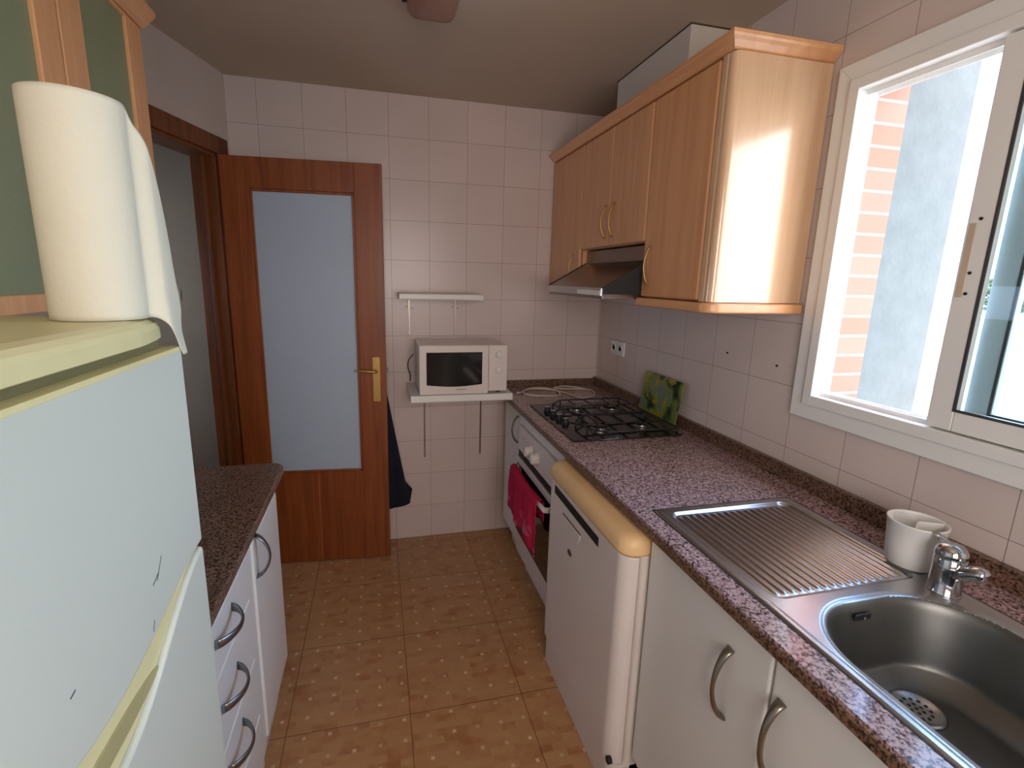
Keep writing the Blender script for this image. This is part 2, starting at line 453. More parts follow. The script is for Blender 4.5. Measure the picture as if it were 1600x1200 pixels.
bm = bmesh.new(); fbox(bm, df, .352, .356, -.0008, .001, .01, GZ0-.005); finish('rail_inlay', bm, wood('pale_inlay', srgb(176, 104, 50), srgb(150, 80, 34)), dr, 0, label='slightly paler vertical inlay strip')
bm = bmesh.new()
for (a0, a1, c0, c1) in ((G0, G0+.012, GZ0, GZ1), (G1-.012, G1, GZ0, GZ1), (G0, G1, GZ0, GZ0+.012), (G0, G1, GZ1-.012, GZ1)):
    fbox(bm, df, a0, a1, .004, .014, c0, c1)
finish('glazing_bead', bm, M['doorwood'], dr, .002)
bm = bmesh.new(); fbox(bm, df, G0+.002, G1-.002, .014, .020, GZ0+.002, GZ1-.002)
finish('frosted_pane', bm, M['frost'], dr, 0, label='frosted grey glass pane of the door')
hc = LL - .047
bm = bmesh.new()
prism(bm, rrect(hc-.018, hc+.018, .885, 1.115, (.006,)*4), lambda u, v, h: df(u, h, v), -.004, 0)
pl = finish('handle_plate', bm, M['brass'], dr, .001)
bm = bmesh.new()
M1 = Matrix(((DX, -DY, 0), (DY, DX, 0), (0, 0, 1)))
tube(bm, [df(hc+.002, -.002, 1.045), df(hc+.002, -.038, 1.045), df(hc-.004, -.046, 1.046), df(hc-.03, -.048, 1.049), df(hc-.07, -.046, 1.052), df(hc-.105, -.044, 1.050)], [(.009, .009), (.007, .007), (.0075, .007), (.007, .006), (.006, .006), (.004, .004)])
finish('lever', bm, M['brass'], pl, smooth=True, sub=True)
for zz in (.897, 1.103):
    bm = bmesh.new(); lathe(bm, [(.0035, 0), (.0035, .0016), (.001, .002)], df(hc, -.0035, zz), 12, M=Matrix.Rotation(pi/2, 3, 'X'))
    finish('screw', bm, M['nickel'], pl, sub=True)
bm = bmesh.new(); fbox(bm, df, LL-.001, LL+.010, .012, .024, 1.035, 1.055); finish('latch_bolt', bm, M['nickel'], dr, .002)

# hall switch on the far hall wall
t = thing('light_switch', (-2.545, YH, 1.366), 'small white wall switch glimpsed on the hall wall through the doorway', 'light switch')
B('plate', M['plastic'], (-2.585, -2.505, YH-.012, YH, 1.33, 1.402), t, .004)
B('rocker', M['plastic'], (-2.565, -2.525, YH-.017, YH-.011, 1.342, 1.390), t, .002)

# ------------------------------------------------------------------ window
w = link(D.objects.new('window_1', None)); w['kind'] = 'structure'; w.location = (0, (WY0+WY1)/2, 1.15)
def ring(bm, x0, x1, ya, yb, za, zb, wy, wz):
    """rectangular frame, outer ya>yb, za<zb; member widths wy (sides) wz (top/bottom)"""
    box(bm, x0, x1, ya-wy, ya, za, zb); box(bm, x0, x1, yb, yb+wy, za, zb)
    box(bm, x0, x1, yb+wy, ya-wy, za, za+wz); box(bm, x0, x1, yb+wy, ya-wy, zb-wz, zb)
bm = bmesh.new()
def mitre(bm, x0, x1, ya, yb, za, zb, m):
    o_ = [(ya, za), (yb, za), (yb, zb), (ya, zb)]; i_ = [(ya-m, za+m), (yb+m, za+m), (yb+m, zb-m), (ya-m, zb-m)]
    for k in range(4):
        prism(bm, [o_[k], o_[(k+1) % 4], i_[(k+1) % 4], i_[k]], YZ, x0, x1)
mitre(bm, -.014, 0, -1.462, -2.80, 1.118, 2.112, .046)
finish('architrave', bm, M['alu'], w, .0018)
bm = bmesh.new()
ring(bm, -.022, .048, -1.508, -2.755, 1.163, 2.066, .030, .030)
finish('outer_frame', bm, M['alu'], w, .002)
bm = bmesh.new()   # sliding tracks (sill, head, jamb)
for x in (.010, .045):
    box(bm, x-.002, x+.002, -2.72, -1.54, 1.192, 1.204); box(bm, x-.002, x+.002, -2.72, -1.54, 2.022, 2.037)
finish('sliding_track', bm, M['alu'], w, .001)
# inner sash (slid right) and outer sash behind it
def sash(name, x0, x1, ya, yb, mat, wy=.055):
    bm = bmesh.new(); ring(bm, x0, x1, ya, yb, 1.197, 2.032, wy, .05)
    s_ = finish(name, bm, mat, w, .003)
    bm = bmesh.new(); box(bm, (x0+x1)/2-.003, (x0+x1)/2+.003, yb+wy-.006, ya-wy+.006, 1.197+.044, 2.032-.044)
    finish('pane', bm, M['glass'], s_, sub=True)
    bm = bmesh.new(); ring(bm, x0-.001, x0+.003, ya-wy+.004, yb+wy-.004, 1.243, 1.986, .006, .006)
    finish('gasket', bm, M['rubber'], s_, sub=True)
    return s_
s1 = sash('inner_sash', -.014, .008, -1.857, -2.72, M['alu'], .054)
s2 = sash('outer_sash', .018, .042, -1.908, -2.72, M['alu_grey'], .05)
bm = bmesh.new(); box(bm, -.0155, -.013, -1.878, -1.864, 1.50, 1.66); finish('latch_mark', bm, plain('latch_residue', srgb(206, 188, 164), .6), s1, .001, sub=True)
for zz in (1.668, 1.553, 1.508):
    bm = bmesh.new(); lathe(bm, [(.0035, -.001), (.0035, .001)], (-.015, -1.884, zz), 12, M=Matrix.Rotation(pi/2, 3, 'Y')); finish('screw_hole', bm, M['dark'], s1, sub=True)
bm = bmesh.new(); box(bm, .051, .23, WY1+.002, WY0-.002, WZ0-.03, WZ0-.002); finish('outer_sill', bm, plain('sill_stone', srgb(206, 204, 200), .6), w, .004)

# ------------------------------------------------------------------ outside
bm = bmesh.new(); box(bm, .7, 70, -40, 60, -3.1, -3.0); g = struct('ground_outside', bm, M['ground'])
t = thing('low_building', (19, 11, -3), 'pale yellow low building far outside the window', 'building')
B('wall', M['farwall'], (14, 24, 9.0, 13.5, -3, .15), t, .02)
B('roof', plain('cream_roof', srgb(206, 198, 166), .8), (13.8, 24.2, 8.8, 13.7, .15, .32), t, .02)
for k in range(3):
    bm = bmesh.new(); box(bm, 15+k*3, 16.2+k*3, 8.97, 9.02, -1.6, -.6); finish('window', bm, plain('far_glass', srgb(120, 130, 130), .3), t)
random.seed(3)
for (tx, ty, hh, lab) in ((60, 27, 6.2, 'nearest dark tree on the skyline beyond the low yellow building'), (66, 33, 7.0, 'tallest tree on the skyline beyond the low yellow building'), (56, 31, 5.4, 'smallest tree on the skyline beyond the low yellow building')):
    t = thing('tree', (tx, ty, -3), lab, 'tree')
    bm = bmesh.new(); tube(bm, [(tx, ty, -3), (tx+.1, ty, -1.2), (tx, ty+.1, hh-3.2)], [(.25, .25), (.18, .18), (.07, .07)]); finish('trunk', bm, M['bark'], t, smooth=True)
    bm = bmesh.new()
    for k in range(420):
        a = random.uniform(0, 2*pi); el = random.uniform(-.9, 1); rr = random.uniform(.5, 1)*2.1
        c = Vector((tx+rr*math.cos(a)*math.sqrt(1-el*el*.8), ty+rr*math.sin(a)*math.sqrt(1-el*el*.8), hh-4.3+el*1.7))
        m_ = bmesh.ops.create_icosphere(bm, subdivisions=1, radius=random.uniform(.14, .38))
        for v_ in m_['verts']: v_.co = Vector((v_.co.x, v_.co.y, v_.co.z*.7))*random.uniform(.7, 1.3) + c
    finish('crown', bm, M['leaf'], t)

# ------------------------------------------------------------------ handles
def bow_handle(L=.155, h=.03, n=18, wide=(.0085, .006), thin=(.0042, .0036)):
    """bow handle: feet on the local YZ plane (x=0), length along z, bulging to +x"""
    pts, rr = [], []
    for i in range(n+1):
        u = i/n; z = (u-.5)*L
        x = h*math.sin(pi*u)**.62
        e = abs(2*u-1)**1.6
        pts.append((x, 0, z)); rr.append((thin[1]+(wide[1]-thin[1])*e, thin[0]+(wide[0]-thin[0])*e))
    bm = bmesh.new(); tube(bm, pts, rr, 12, up=Vector((0, 1, 0)))
    return bm
def handle_mesh(name, mat, **kw):
    bm = bow_handle(**kw); bmesh.ops.recalc_face_normals(bm, faces=bm.faces)
    me = D.meshes.new(name); bm.to_mesh(me); bm.free(); me.materials.append(mat)
    for p in me.polygons: p.use_smooth = True
    return me
HM = handle_mesh('bow_handle', M['nickel'], L=.165, h=.034, wide=(.0105, .006), thin=(.005, .0042))
HMB = handle_mesh('bow_handle_left', M['nickel_b'], L=.125, h=.036, wide=(.0115, .0042), thin=(.0068, .0034))
HMU = handle_mesh('bow_handle_upper', M['brass'], L=.135, h=.022, wide=(.006, .004), thin=(.003, .0028))
def put_handle(me, door, loc, facing=-1, horiz=False):
    o = link(D.objects.new('handle', me)); o.parent = door; o.location = loc
    rz = 0 if facing > 0 else pi
    o.rotation_euler = (pi/2 if horiz else 0, 0, rz)
    return o

# ------------------------------------------------------------------ right-hand base run
# granite worktop with a cut-out for the sink
CZ0, CZ1, CX = .868, .90, -.617
SY0, SY1, SX0, SX1 = -1.60, -2.60, -.562, -.118     # sink outer
t = thing('countertop', (-.3, -1.5, CZ0), 'pink speckled granite countertop under the window holding hob and sink', 'countertop')
bm = bmesh.new()
m = .012
box(bm, CX, -.002, SY0-m, -.002, CZ0, CZ1); box(bm, CX, -.002, -3.1, SY1+m, CZ0, CZ1)
box(bm, CX, SX0+m, SY1+m, SY0-m, CZ0, CZ1); box(bm, SX1-m, -.002, SY1+m, SY0-m, CZ0, CZ1)
bmesh.ops.remove_doubles(bm, verts=bm.verts, dist=.0002)
finish('slab', bm, M['granite'], t, 0)
bm = bmesh.new(); prism(bm, [(CX+.006, CZ0), (CX-.003, CZ0+.002), (CX-.004, CZ1-.011), (CX-.003, CZ1-.009), (CX, CZ1-.008)], XZ, -3.1, -.002)
finish('front_edge', bm, M['granite_d'], t, label='darker brown unpolished front edge')
bm = bmesh.new(); box(bm, -.022, -.002, -3.1, -.002, CZ1, .949); box(bm, CX+.01, -.022, -.022, -.002, CZ1, .94)
finish('upstand', bm, M['granite_d'], t, .002, label='darker brown granite upstand')

# narrow cabinet
t = thing('base_cabinet', (-.3, -.29, 0), 'narrow white base cabinet between the back wall and the oven', 'cabinet')
B('body', M['white_door'], (-.58, -.02, -.435, -.13, .12, CZ0), t)
dn = B('door', M['white_door'], (-.60, -.581, -.433, -.132, .15, .858), t, .005, 3)
put_handle(HM, dn, (-.60, -.398, .765)).scale = (1, 1, .86)
B('plinth', M['white_kick'], (-.54, -.10, -.435, -.13, 0, .118), t)

# oven
OY0, OY1 = -.445, -1.045
t = thing('oven', (-.3, -.74, .12), 'white built-in oven with black glass door under the hob', 'oven')
B('housing', M['white_app'], (-.59, -.05, OY1, OY0, .12, .866), t, .003)
B('top_strip', M['white_door'], (-.603, -.59, OY1+.003, OY0-.003, .812, .862), t, .003)
B('control_panel', M['white_app'], (-.616, -.59, OY1+.006, OY0-.006, .685, .808), t, .005, 3)
B('vent_slot', M['dark'], (-.612, -.59, OY1+.012, OY0-.012, .650, .683), t, .001)
B('door_top', M['white_app'], (-.622, -.59, OY1+.01, OY0-.01, .618, .648), t, .004)
od = B('oven_door', M['black_glass'], (-.620, -.59, OY1+.012, OY0-.012, .255, .616), t, .004)
B('lower_panel', M['white_app'], (-.608, -.59, OY1+.004, OY0-.004, .128, .250), t, .003)
for y, zz in ((-.665, .742), (-.76, .742)):
    bm = bmesh.new()
    lathe(bm, [(.030, 0), (.0295, .005), (.025, .008), (.024, .028), (.020, .033), (.001, .034)], (-.615, y, zz), 28, M=Matrix.Rotation(-pi/2, 3, 'Y'))
    k_ = finish('knob', bm, M['white_app'], t, smooth=True)
bm = bmesh.new(); lathe(bm, [(.003, 0), (.003, .002)], (-.616, -.545, .762), 10, M=Matrix.Rotation(-pi/2, 3, 'Y')); finish('indicator_lamp', bm, M['dark'], t)
bm = bmesh.new(); lathe(bm, [(.003, 0), (.003, .002)], (-.616, -.955, .725), 10, M=Matrix.Rotation(-pi/2, 3, 'Y')); finish('indicator_lamp', bm, M['dark'], t)
bm = bmesh.new()
hp = [(-.620, -.492, .600), (-.640, -.494, .600)] + [(-.648-.012*math.sin(pi*k/12), -.50-.465*k/12, .600) for k in range(13)] + [(-.640, -.972, .600), (-.620, -.974, .600)]
tube(bm, hp, [(.013, .008)]*len(hp), 12, up=Vector((1, 0, 0)))
finish('oven_handle', bm, M['white_app'], od, smooth=True, sub=True)
B('plinth', M['white_kick'], (-.55, -.10, OY1, OY0, 0, .118), t)

# tea towel over the oven handle
def towel():
    bm = bmesh.new(); nu, nv = 26, 30
    y0, y1 = -.505, -.925
    ztop = .613
    grid = []
    for i in range(nu+1):
        u = i/nu; y = y0 + (y1-y0)*u
        xh = -.648-.012*math.sin(pi*min(1, max(0, (-.50-y)/.465)))
        front = .205 + .05*u + .012*math.sin(7*u); back = .10
        row = []
        for j in range(nv+1):
            v = j/nv*(front+back) - back    # <0: behind the handle
            fold = .006*math.sin(17*u+1) + .003*math.sin(39*u)
            if v < -.012: x = xh+.016 + .002*fold; z = ztop + (v+.012)
            elif v < .012:
                a = (v+.012)/.024*pi; x = xh + .0155*math.cos(a); z = ztop + .010*math.sin(a)
            else:
                k = min(1, (v-.012)/.09)
                x = xh-.0155 - fold*k - .004*k; z = ztop-(v-.012)
            yy = y + (.03*(1-u)-.012*u)*0 + .010*math.sin(3.0*v*10)*.3
            row.append(bm.verts.new((x, yy, z)))
        grid.append(row)
    for i in range(nu):
        for j in range(nv): bm.faces.new((grid[i][j], grid[i+1][j], grid[i+1][j+1], grid[i][j+1]))
    o = finish('tea_towel', bm, M['towel'], smooth=True)
    s_ = o.modifiers.new('thick', 'SOLIDIFY'); s_.thickness = .0025; s_.offset = 1
    tag(o, 'magenta tea towel with pale pink print draped over the oven handle', 'towel')
towel()

# dishwasher
t = thing('dishwasher', (-.35, -1.36, 0), 'white freestanding dishwasher with yellowed top between oven and sink cabinet', 'dishwasher')
WYA, WYB = -1.052, -1.655
bm = bmesh.new(); prism(bm, rrect(-.617, -.08, WYB, WYA, (.02, 0, 0, .02)), XY, .03, .798)
finish('body', bm, M['white_app'], t, .002)
bm = bmesh.new(); prism(bm, rrect(-.668, -.622, WYB+.001, WYA-.001, (.040, 0, 0, .040), 8), XY, .125, .795)
dd = finish('door', bm, M['white_app'], t, .003, 2)
bm = bmesh.new(); prism(bm, rrect(-.658, -.08, WYB, WYA, (.040, 0, 0, .040), 8), XY, .0, .118)
finish('base_panel', bm, M['white_app'], t, .003)
bm = bmesh.new()
def lidring(ins, z): return [(x, y, z) for x, y in rrect(-.672+ins, -.08, WYB-.002+ins*.8, WYA+.002-ins*.8, (.045-ins*.3, 0, 0, .045-ins*.3), 10)]
prof = [(0.001, .800), (0, .806), (0, .822), (.003, .834), (.010, .845), (.020, .852), (.034, .856)]
rings = [[bm.verts.new(p) for p in lidring(i_, z)] for i_, z in prof]
for a, b in zip(rings, rings[1:]):
    for k in range(len(a)): bm.faces.new((a[k], a[(k+1) % len(a)], b[(k+1) % len(a)], b[k]))
bm.faces.new(rings[0][::-1]); bm.faces.new(rings[-1])
finish('top', bm, M['dwlid'], t, smooth=True, label='yellowed tan plastic top')
bm = bmesh.new(); prism(bm, [(-1.128, .782), (-1.128, .752), (-1.498, .744), (-1.498, .773)], YZ, -.6695, -.667)
finish('vent_slot', bm, M['dark'], dd, sub=True)
bm = bmesh.new(); box(bm, -.6692, -.667, -1.37, -1.215, .7105, .7145); finish('handle_slot', bm, M['dark'], dd, .0005, sub=True)
bm = bmesh.new(); prism(bm, [(-1.215+(-.155)*(.5-.5*math.cos(pi*k/16)), .708-.055*math.sin(pi*k/16)) for k in range(17)], YZ, -.6705, -.667)
finish('handle_grip', bm, M['white_app'], dd, .001, sub=True)
bm = bmesh.new(); lathe(bm, [(.018, 0), (.018, .002), (.015, .003)], (-.667, -1.292, .603), 24, M=Matrix.Diagonal((1, 1, .62)) @ Matrix.Rotation(-pi/2, 3, 'Y'))
finish('badge', bm, M['nickel'], dd, sub=True)
bm = bmesh.new(); lathe(bm, [(.011, 0), (.011, .012), (.006, .014)], (-.655, WYB+.008, .142), 16, M=Matrix.Rotation(-pi/2, 3, 'Y'))
finish('hinge_cap', bm, M['dark'], t)

# sink cabinet with two doors
t = thing('sink_cabinet', (-.3, -2.1, 0), 'white two-door base cabinet below the sink', 'cabinet')
bm = bmesh.new()
for d in ((-.58, -.02, -1.683, -1.665, .12, CZ0-.002), (-.58, -.02, -2.56, -2.542, .12, CZ0-.002), (-.58, -.02, -2.542, -1.683, .12, .138), (-.03, -.02, -2.542, -1.683, .138, CZ0-.002), (-.58, -.565, -2.542, -1.683, .80, CZ0-.002), (-.58, -.565, -2.11, -2.068, .13, .80)): box(bm, *d)
finish('body', bm, M['white_door'], t, .001)
d1 = B('door', M['white_door'], (-.602, -.581, -2.087, -1.668, .165, .857), t, .006, 3, label='door nearer the dishwasher')
d2 = B('door', M['white_door'], (-.602, -.581, -2.512, -2.091, .165, .857), t, .006, 3, label='door further from the dishwasher')
put_handle(HM, d1, (-.602, -1.985, .705)); put_handle(HM, d2, (-.602, -2.118, .705))
B('plinth', M['white_kick'], (-.54, -.10, -2.56, -1.665, 0, .118), t)
t = thing('base_cabinet', (-.3, -2.83, 0), 'white base cabinet right of the sink cabinet at the worktop end', 'cabinet')
B('body', M['white_door'], (-.58, -.02, -3.09, -2.565, .12, CZ0-.002), t)
B('door', M['white_door'], (-.602, -.581, -3.087, -2.567, .165, .857), t, .006, 3)
B('plinth', M['white_kick'], (-.54, -.10, -3.09, -2.565, 0, .118), t)

# ------------------------------------------------------------------ sink
t = thing('sink', (-.34, -2.1, .9), 'stainless steel inset sink with ribbed drainer in the granite worktop', 'sink')
def rr_sdf(x, y, x0, x1, y0, y1, r):
    cx, cy = (x0+x1)/2, (y0+y1)/2; hx, hy = (x1-x0)/2-r, (y1-y0)/2-r
    qx, qy = abs(x-cx)-hx, abs(y-cy)-hy
    return math.hypot(max(qx, 0), max(qy, 0)) + min(max(qx, qy), 0) - r
BW = (-.532, -.160, -2.50, -2.035)
DR = (-.530, -.150, -2.005, -1.622)
DC = (-.322, -2.150)
def sink_h(x, y):
    z = .9025
    de = rr_sdf(x, y, SX0, SX1, SY1, SY0, .012)            # outer rim
    z += .0012*smoothstep(-.020, -.012, de) - .0035*smoothstep(-.005, 0, de)
    dd_ = rr_sdf(x, y, *DR, .03)
    z -= .0075*smoothstep(0, -.010, dd_) * (1 - .25*smoothstep(-1.63, -1.99, y))
    if dd_ < -.012:
        e = smoothstep(-.012, -.024, dd_)
        if x < -.165: z += e*.0042*(.5+.5*math.cos(2*pi*(x+.51)/.0212))**.8
    r = .145
    b = rr_sdf(x, y, *BW, r)
    if b < .008:
        z -= .0016*smoothstep(.008, 0, b)
    if b < 0:
        q = -b
        dep = .155
        if q < .012: z -= .014*(q/.012)**2
        elif q < .040: z -= .014 + (dep-.039)*((q-.012)/.028)
        elif q < .090:
            k = (q-.040)/.050; z -= .014+(dep-.039) + .025*math.sin(k*pi/2)
        else: z -= dep
        rd = math.hypot(x-DC[0], y-DC[1])
        z -= .004*smoothstep(.11, .05, rd)
    return z
bm = bmesh.new()
def axis_pts(a, b, dense, step_d, step_c):
    out = [a]; p = a
    while p < b-1e-6:
        st = step_d if any(lo <= p < hi for lo, hi in dense) else step_c
        p = min(b, p+st); out.append(p)
    return out
xs = axis_pts(SX0, SX1, [(SX0, SX1)], .0022, .0022)
ys = axis_pts(SY1, SY0, [(-2.525, -2.455), (-2.10, -1.985), (-1.65, SY0), (SY1, SY1+.03)], .0022, .0032)
G = [[bm.verts.new((x, y, sink_h(x, y))) for y in ys] for x in xs]
for i in range(len(xs)-1):
    for j in range(len(ys)-1): bm.faces.new((G[i][j], G[i+1][j], G[i+1][j+1], G[i][j+1]))
so = finish('basin_and_drainer', bm, [M['steel'], M['steel_bowl']], t, smooth=True)
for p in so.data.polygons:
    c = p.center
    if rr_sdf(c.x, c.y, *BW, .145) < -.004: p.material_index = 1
bm = bmesh.new()
ring_ = lambda g: [(SX0-g, SY1-g), (SX1+g, SY1-g), (SX1+g, SY0+g), (SX0-g, SY0+g)]
o_, i_ = ring_(.0026), ring_(-.002)
for k in range(4): prism(bm, [o_[k], o_[(k+1) % 4], i_[(k+1) % 4], i_[k]], XY, .8995, .9010)
finish('rim_shade_strip', bm, M['dark'], t)  # thin black strip standing in for the shadow line around the sink rim
zb = sink_h(*DC)
bm = bmesh.new(); lathe(bm, [(.045, .0), (.044, .0035), (.040, .004), (.036, .0025), (.034, .0012), (.001, .0010)], (DC[0], DC[1], zb+.0005), 40, cap0=False)
dro = finish('drain', bm, M['steel'], t, smooth=True)
for ringn, rad in ((1, 0), (6, .011), (12, .023)):
    for k in range(ringn):
        a = 2*pi*k/ringn
        bm = bmesh.new(); lathe(bm, [(.0032, 0), (.0032, .0012)], (DC[0]+rad*math.cos(a), DC[1]+rad*math.sin(a), zb+.0008), 10)
        finish('drain_hole', bm, M['dark'], dro, sub=True)
bm = bmesh.new(); box(bm, -.385, -.345, -2.0565, -2.0515, .868, .882); finish('overflow', bm, M['dark'], t, .003, 3)
bm = bmesh.new(); lathe(bm, [(.003, 0), (.003, .002)], (-.365, -2.0575, .875), 10, M=Matrix.Rotation(pi/2, 3, 'X')); finish('overflow_screw', bm, M['chrome'], t)

# faucet
t = thing('faucet', (-.157, -2.052, .9025), 'short chrome mixer tap behind the sink basin', 'faucet')
fx, fy = -.157, -2.052
bm = bmesh.new()
lathe(bm, [(.0290, 0), (.0290, .003), (.0275, .005), (.0272, .05), (.0270, .0775), (.0262, .0785)], (fx, fy, .9022), 36)
finish('tap_body', bm, M['chrome'], t, smooth=True)
bm = bmesh.new()
tube(bm, [(fx, fy-.010, .948), (fx, fy-.030, .960), (fx+.001, fy-.042, .967), (fx+.002, fy-.052, .971), (fx+.002, fy-.060, .972), (fx+.002, fy-.065, .972)],
     [(.0195, .0185), (.0175, .0165), (.0168, .0158), (.0165, .0155), (.0145, .0135), (.008, .008)], 24)
finish('spout', bm, M['chrome'], t, smooth=True)
bm = bmesh.new()
lathe(bm, [(.0265, 0), (.0278, .002), (.0276, .010), (.0250, .018), (.0195, .025), (.011, .029), (.001, .030)], (fx, fy, .9795), 36, M=Matrix.Rotation(-.12, 3, 'X'))
cp = finish('lever_cap', bm, M['chrome'], t, smooth=True)
bm = bmesh.new()
tube(bm, [(fx+.006, fy+.012, .996), (fx+.012, fy+.030, 1.004), (fx+.016, fy+.046, 1.008)], [(.012, .006), (.010, .005), (.007, .003)], 14)
finish('lever', bm, M['chrome'], cp, smooth=True, sub=True)

# utensil cup with three compartments
t = thing('utensil_cup', (-.120, -1.955, .903), 'empty white plastic cutlery cup with three compartments behind the drainer', 'utensil holder')
cx, cy = -.120, -1.955; z0 = .9045
bm = bmesh.new()
lathe(bm, [(.044, 0), (.0465, .002), (.0505, .045), (.0545, .098), (.056, .100), (.056, .1025), (.0545, .1035), (.0522, .1025), (.0515, .098), (.0500, .068), (.001, .066)], (cx, cy, z0), 48)
finish('cup', bm, M['plastic'], t, smooth=True)
for k in range(3):
    a = math.radians(213 + 120*k)
    bm = bmesh.new()
    dx, dy = math.cos(a), math.sin(a); nx, ny = -dy*.0016, dx*.0016
    prism(bm, [(0, .065), (.0500, .065), (.0522, .1015), (0, .1015)], lambda u, v, h: (cx+dx*u+nx*h, cy+dy*u+ny*h, z0+v), -1, 1)
    finish('divider', bm, M['plastic'], t)

# ------------------------------------------------------------------ hob
t = thing('gas_hob', (-.317, -.735, .9), 'black glass gas hob with four burners set in the granite worktop', 'hob')
hx0, hx1, hy0, hy1 = -.558, -.080, -1.018, -.446
bm = bmesh.new(); prism(bm, rrect(hx0, hx1, hy0, hy1, (.006,)*4), XY, .9005, .907); finish('glass_plate', bm, M['black_glass'], t, .0015)
HZ = .907
burn = [(-.415, -.915, .026), (-.205, -.915, .036), (-.415, -.62, .036), (-.205, -.62, .030)]
burn = [(-.395, -.90, .030), (-.195, -.89, .024), (-.375, -.60, .024), (-.195, -.60, .038)]
for (bx, by, r) in burn:
    bm = bmesh.new(); lathe(bm, [(r*1.35, 0), (r*1.35, .004), (r*1.1, .007), (r*1.05, .012)], (bx, by, HZ), 32); bo = finish('burner', bm, M['nickel'], t, smooth=False)
    bm = bmesh.new(); lathe(bm, [(r*.98, .012), (r, .014), (r*.98, .018), (r*.5, .0195), (.001, .020)], (bx, by, HZ), 32); finish('burner_cap', bm, M['black_glass'], bo, smooth=True, sub=True)
def bar(bm, a, b, r=.0036): tube(bm, [a, b], [(r, r), (r, r)], 6)
for gx0, gx1, gy0, gy1 in ((-.47, -.09, -1.005, -.765), (-.47, -.09, -.745, -.475)):
    bm = bmesh.new(); z = HZ+.024
    cut = .06
    P = [(gx0+cut, gy0), (gx1, gy0), (gx1, gy1), (gx0+cut, gy1), (gx0, gy1-cut), (gx0, gy0+cut)]
    for k in range(6): bar(bm, (*P[k], z), (*P[(k+1) % 6], z))
    for px, py in P: bar(bm, (px, py, HZ), (px, py, z))
    ym = (gy0+gy1)/2; xm = (gx0+gx1)/2
    for (bx, by, r) in burn:
        if gy0 < by < gy1:
            bar(bm, (bx, gy0, z), (bx, by-.022, z)); bar(bm, (bx, gy1, z), (bx, by+.022, z))
    b0 = [b for b in burn if gy0 < b[1] < gy1]
    bar(bm, (gx0, b0[0][1], z), (b0[0][0]-.022, b0[0][1], z)); bar(bm, (b0[0][0]+.022, b0[0][1], z), (b0[1][0]-.022, b0[1][1], z)); bar(bm, (b0[1][0]+.022, b0[1][1], z), (gx1, b0[1][1], z))
    bar(bm, (xm-.01, gy0, z), (xm-.01, gy1, z))
    finish('pan_support', bm, M['black_iron'], t)
for k in range(4):
    bm = bmesh.new(); lathe(bm, [(.018, 0), (.018, .004), (.0145, .006), (.0135, .019), (.011, .0215), (.001, .022)], (-.515+.004*k, -.585-.0675*k, HZ), 24)
    ko = finish('knob', bm, M['black_iron'], t, smooth=False)
    bm = bmesh.new(); lathe(bm, [(.0115, 0), (.0115, .0012), (.0095, .0018)], (-.515+.004*k, -.585-.0675*k, HZ+.0215), 24)
    finish('knob_cap', bm, M['chrome'], ko, sub=True)

# flower board leaning on the wall
t = thing('glass_board', (-.05, -.76, .907), 'square glass chopping board printed with yellow flowers leaning on the tiles', 'chopping board')
bm = bmesh.new()
prism(bm, rrect(-.918, -.612, 0, .19, (.008,)*4), lambda u, v, h: (-.055 + .028*v/.19 + h, u, .9085 + v), 0, .005)
finish('printed_glass', bm, M['board'], t, .0008)
for y in (-.88, -.65):
    bm = bmesh.new(); lathe(bm, [(.006, 0), (.006, .0015)], (-.054, y, .9085), 12); finish('foot', bm, M['rubber'], t)

# cream cord lying in loops behind the hob
def catmull(P, n=8, closed=False):
    P = [Vector(p) for p in P]; out = []
    for i in range(len(P)-1):
        a, b, c, d = P[max(0, i-1)], P[i], P[i+1], P[min(len(P)-1, i+2)]
        for k in range(n):
            s_ = k/n
            out.append(.5*((2*b)+(c-a)*s_+(2*a-5*b+4*c-d)*s_**2+(3*b-a-3*c+d)*s_**3))
    out.append(P[-1]); return out
z = .9045
cp_ = [(-.545, -.185, z), (-.52, -.165, z), (-.46, -.09, z), (-.40, -.065, z), (-.34, -.10, z), (-.315, -.19, z+.004), (-.34, -.27, z), (-.42, -.275, z), (-.50, -.235, z), (-.515, -.175, z+.003), (-.45, -.11, z+.004),
       (-.36, -.13, z+.004), (-.30, -.18, z), (-.27, -.27, z), (-.235, -.345, z), (-.16, -.31, z), (-.115, -.23, z), (-.115, -.165, z), (-.17, -.13, z), (-.24, -.14, z+.003), (-.31, -.115, z+.005), (-.27, -.065, z), (-.22, -.05, z), (-.16, -.09, z), (-.13, -.13, z)]
bm = bmesh.new(); tube(bm, catmull(cp_, 6), .0042, 8)
t = thing('power_cord', (-.3, -.2, .9), 'cream power cord lying in loops on the worktop behind the hob', 'cord')
finish('cable', bm, M['cord'], t, smooth=True)
bm = bmesh.new(); tube(bm, [(-.538, -.19, z+.002), (-.556, -.20, z+.004)], [(.008, .0055), (.007, .005)], 10); finish('plug', bm, M['cord'], t, smooth=True)

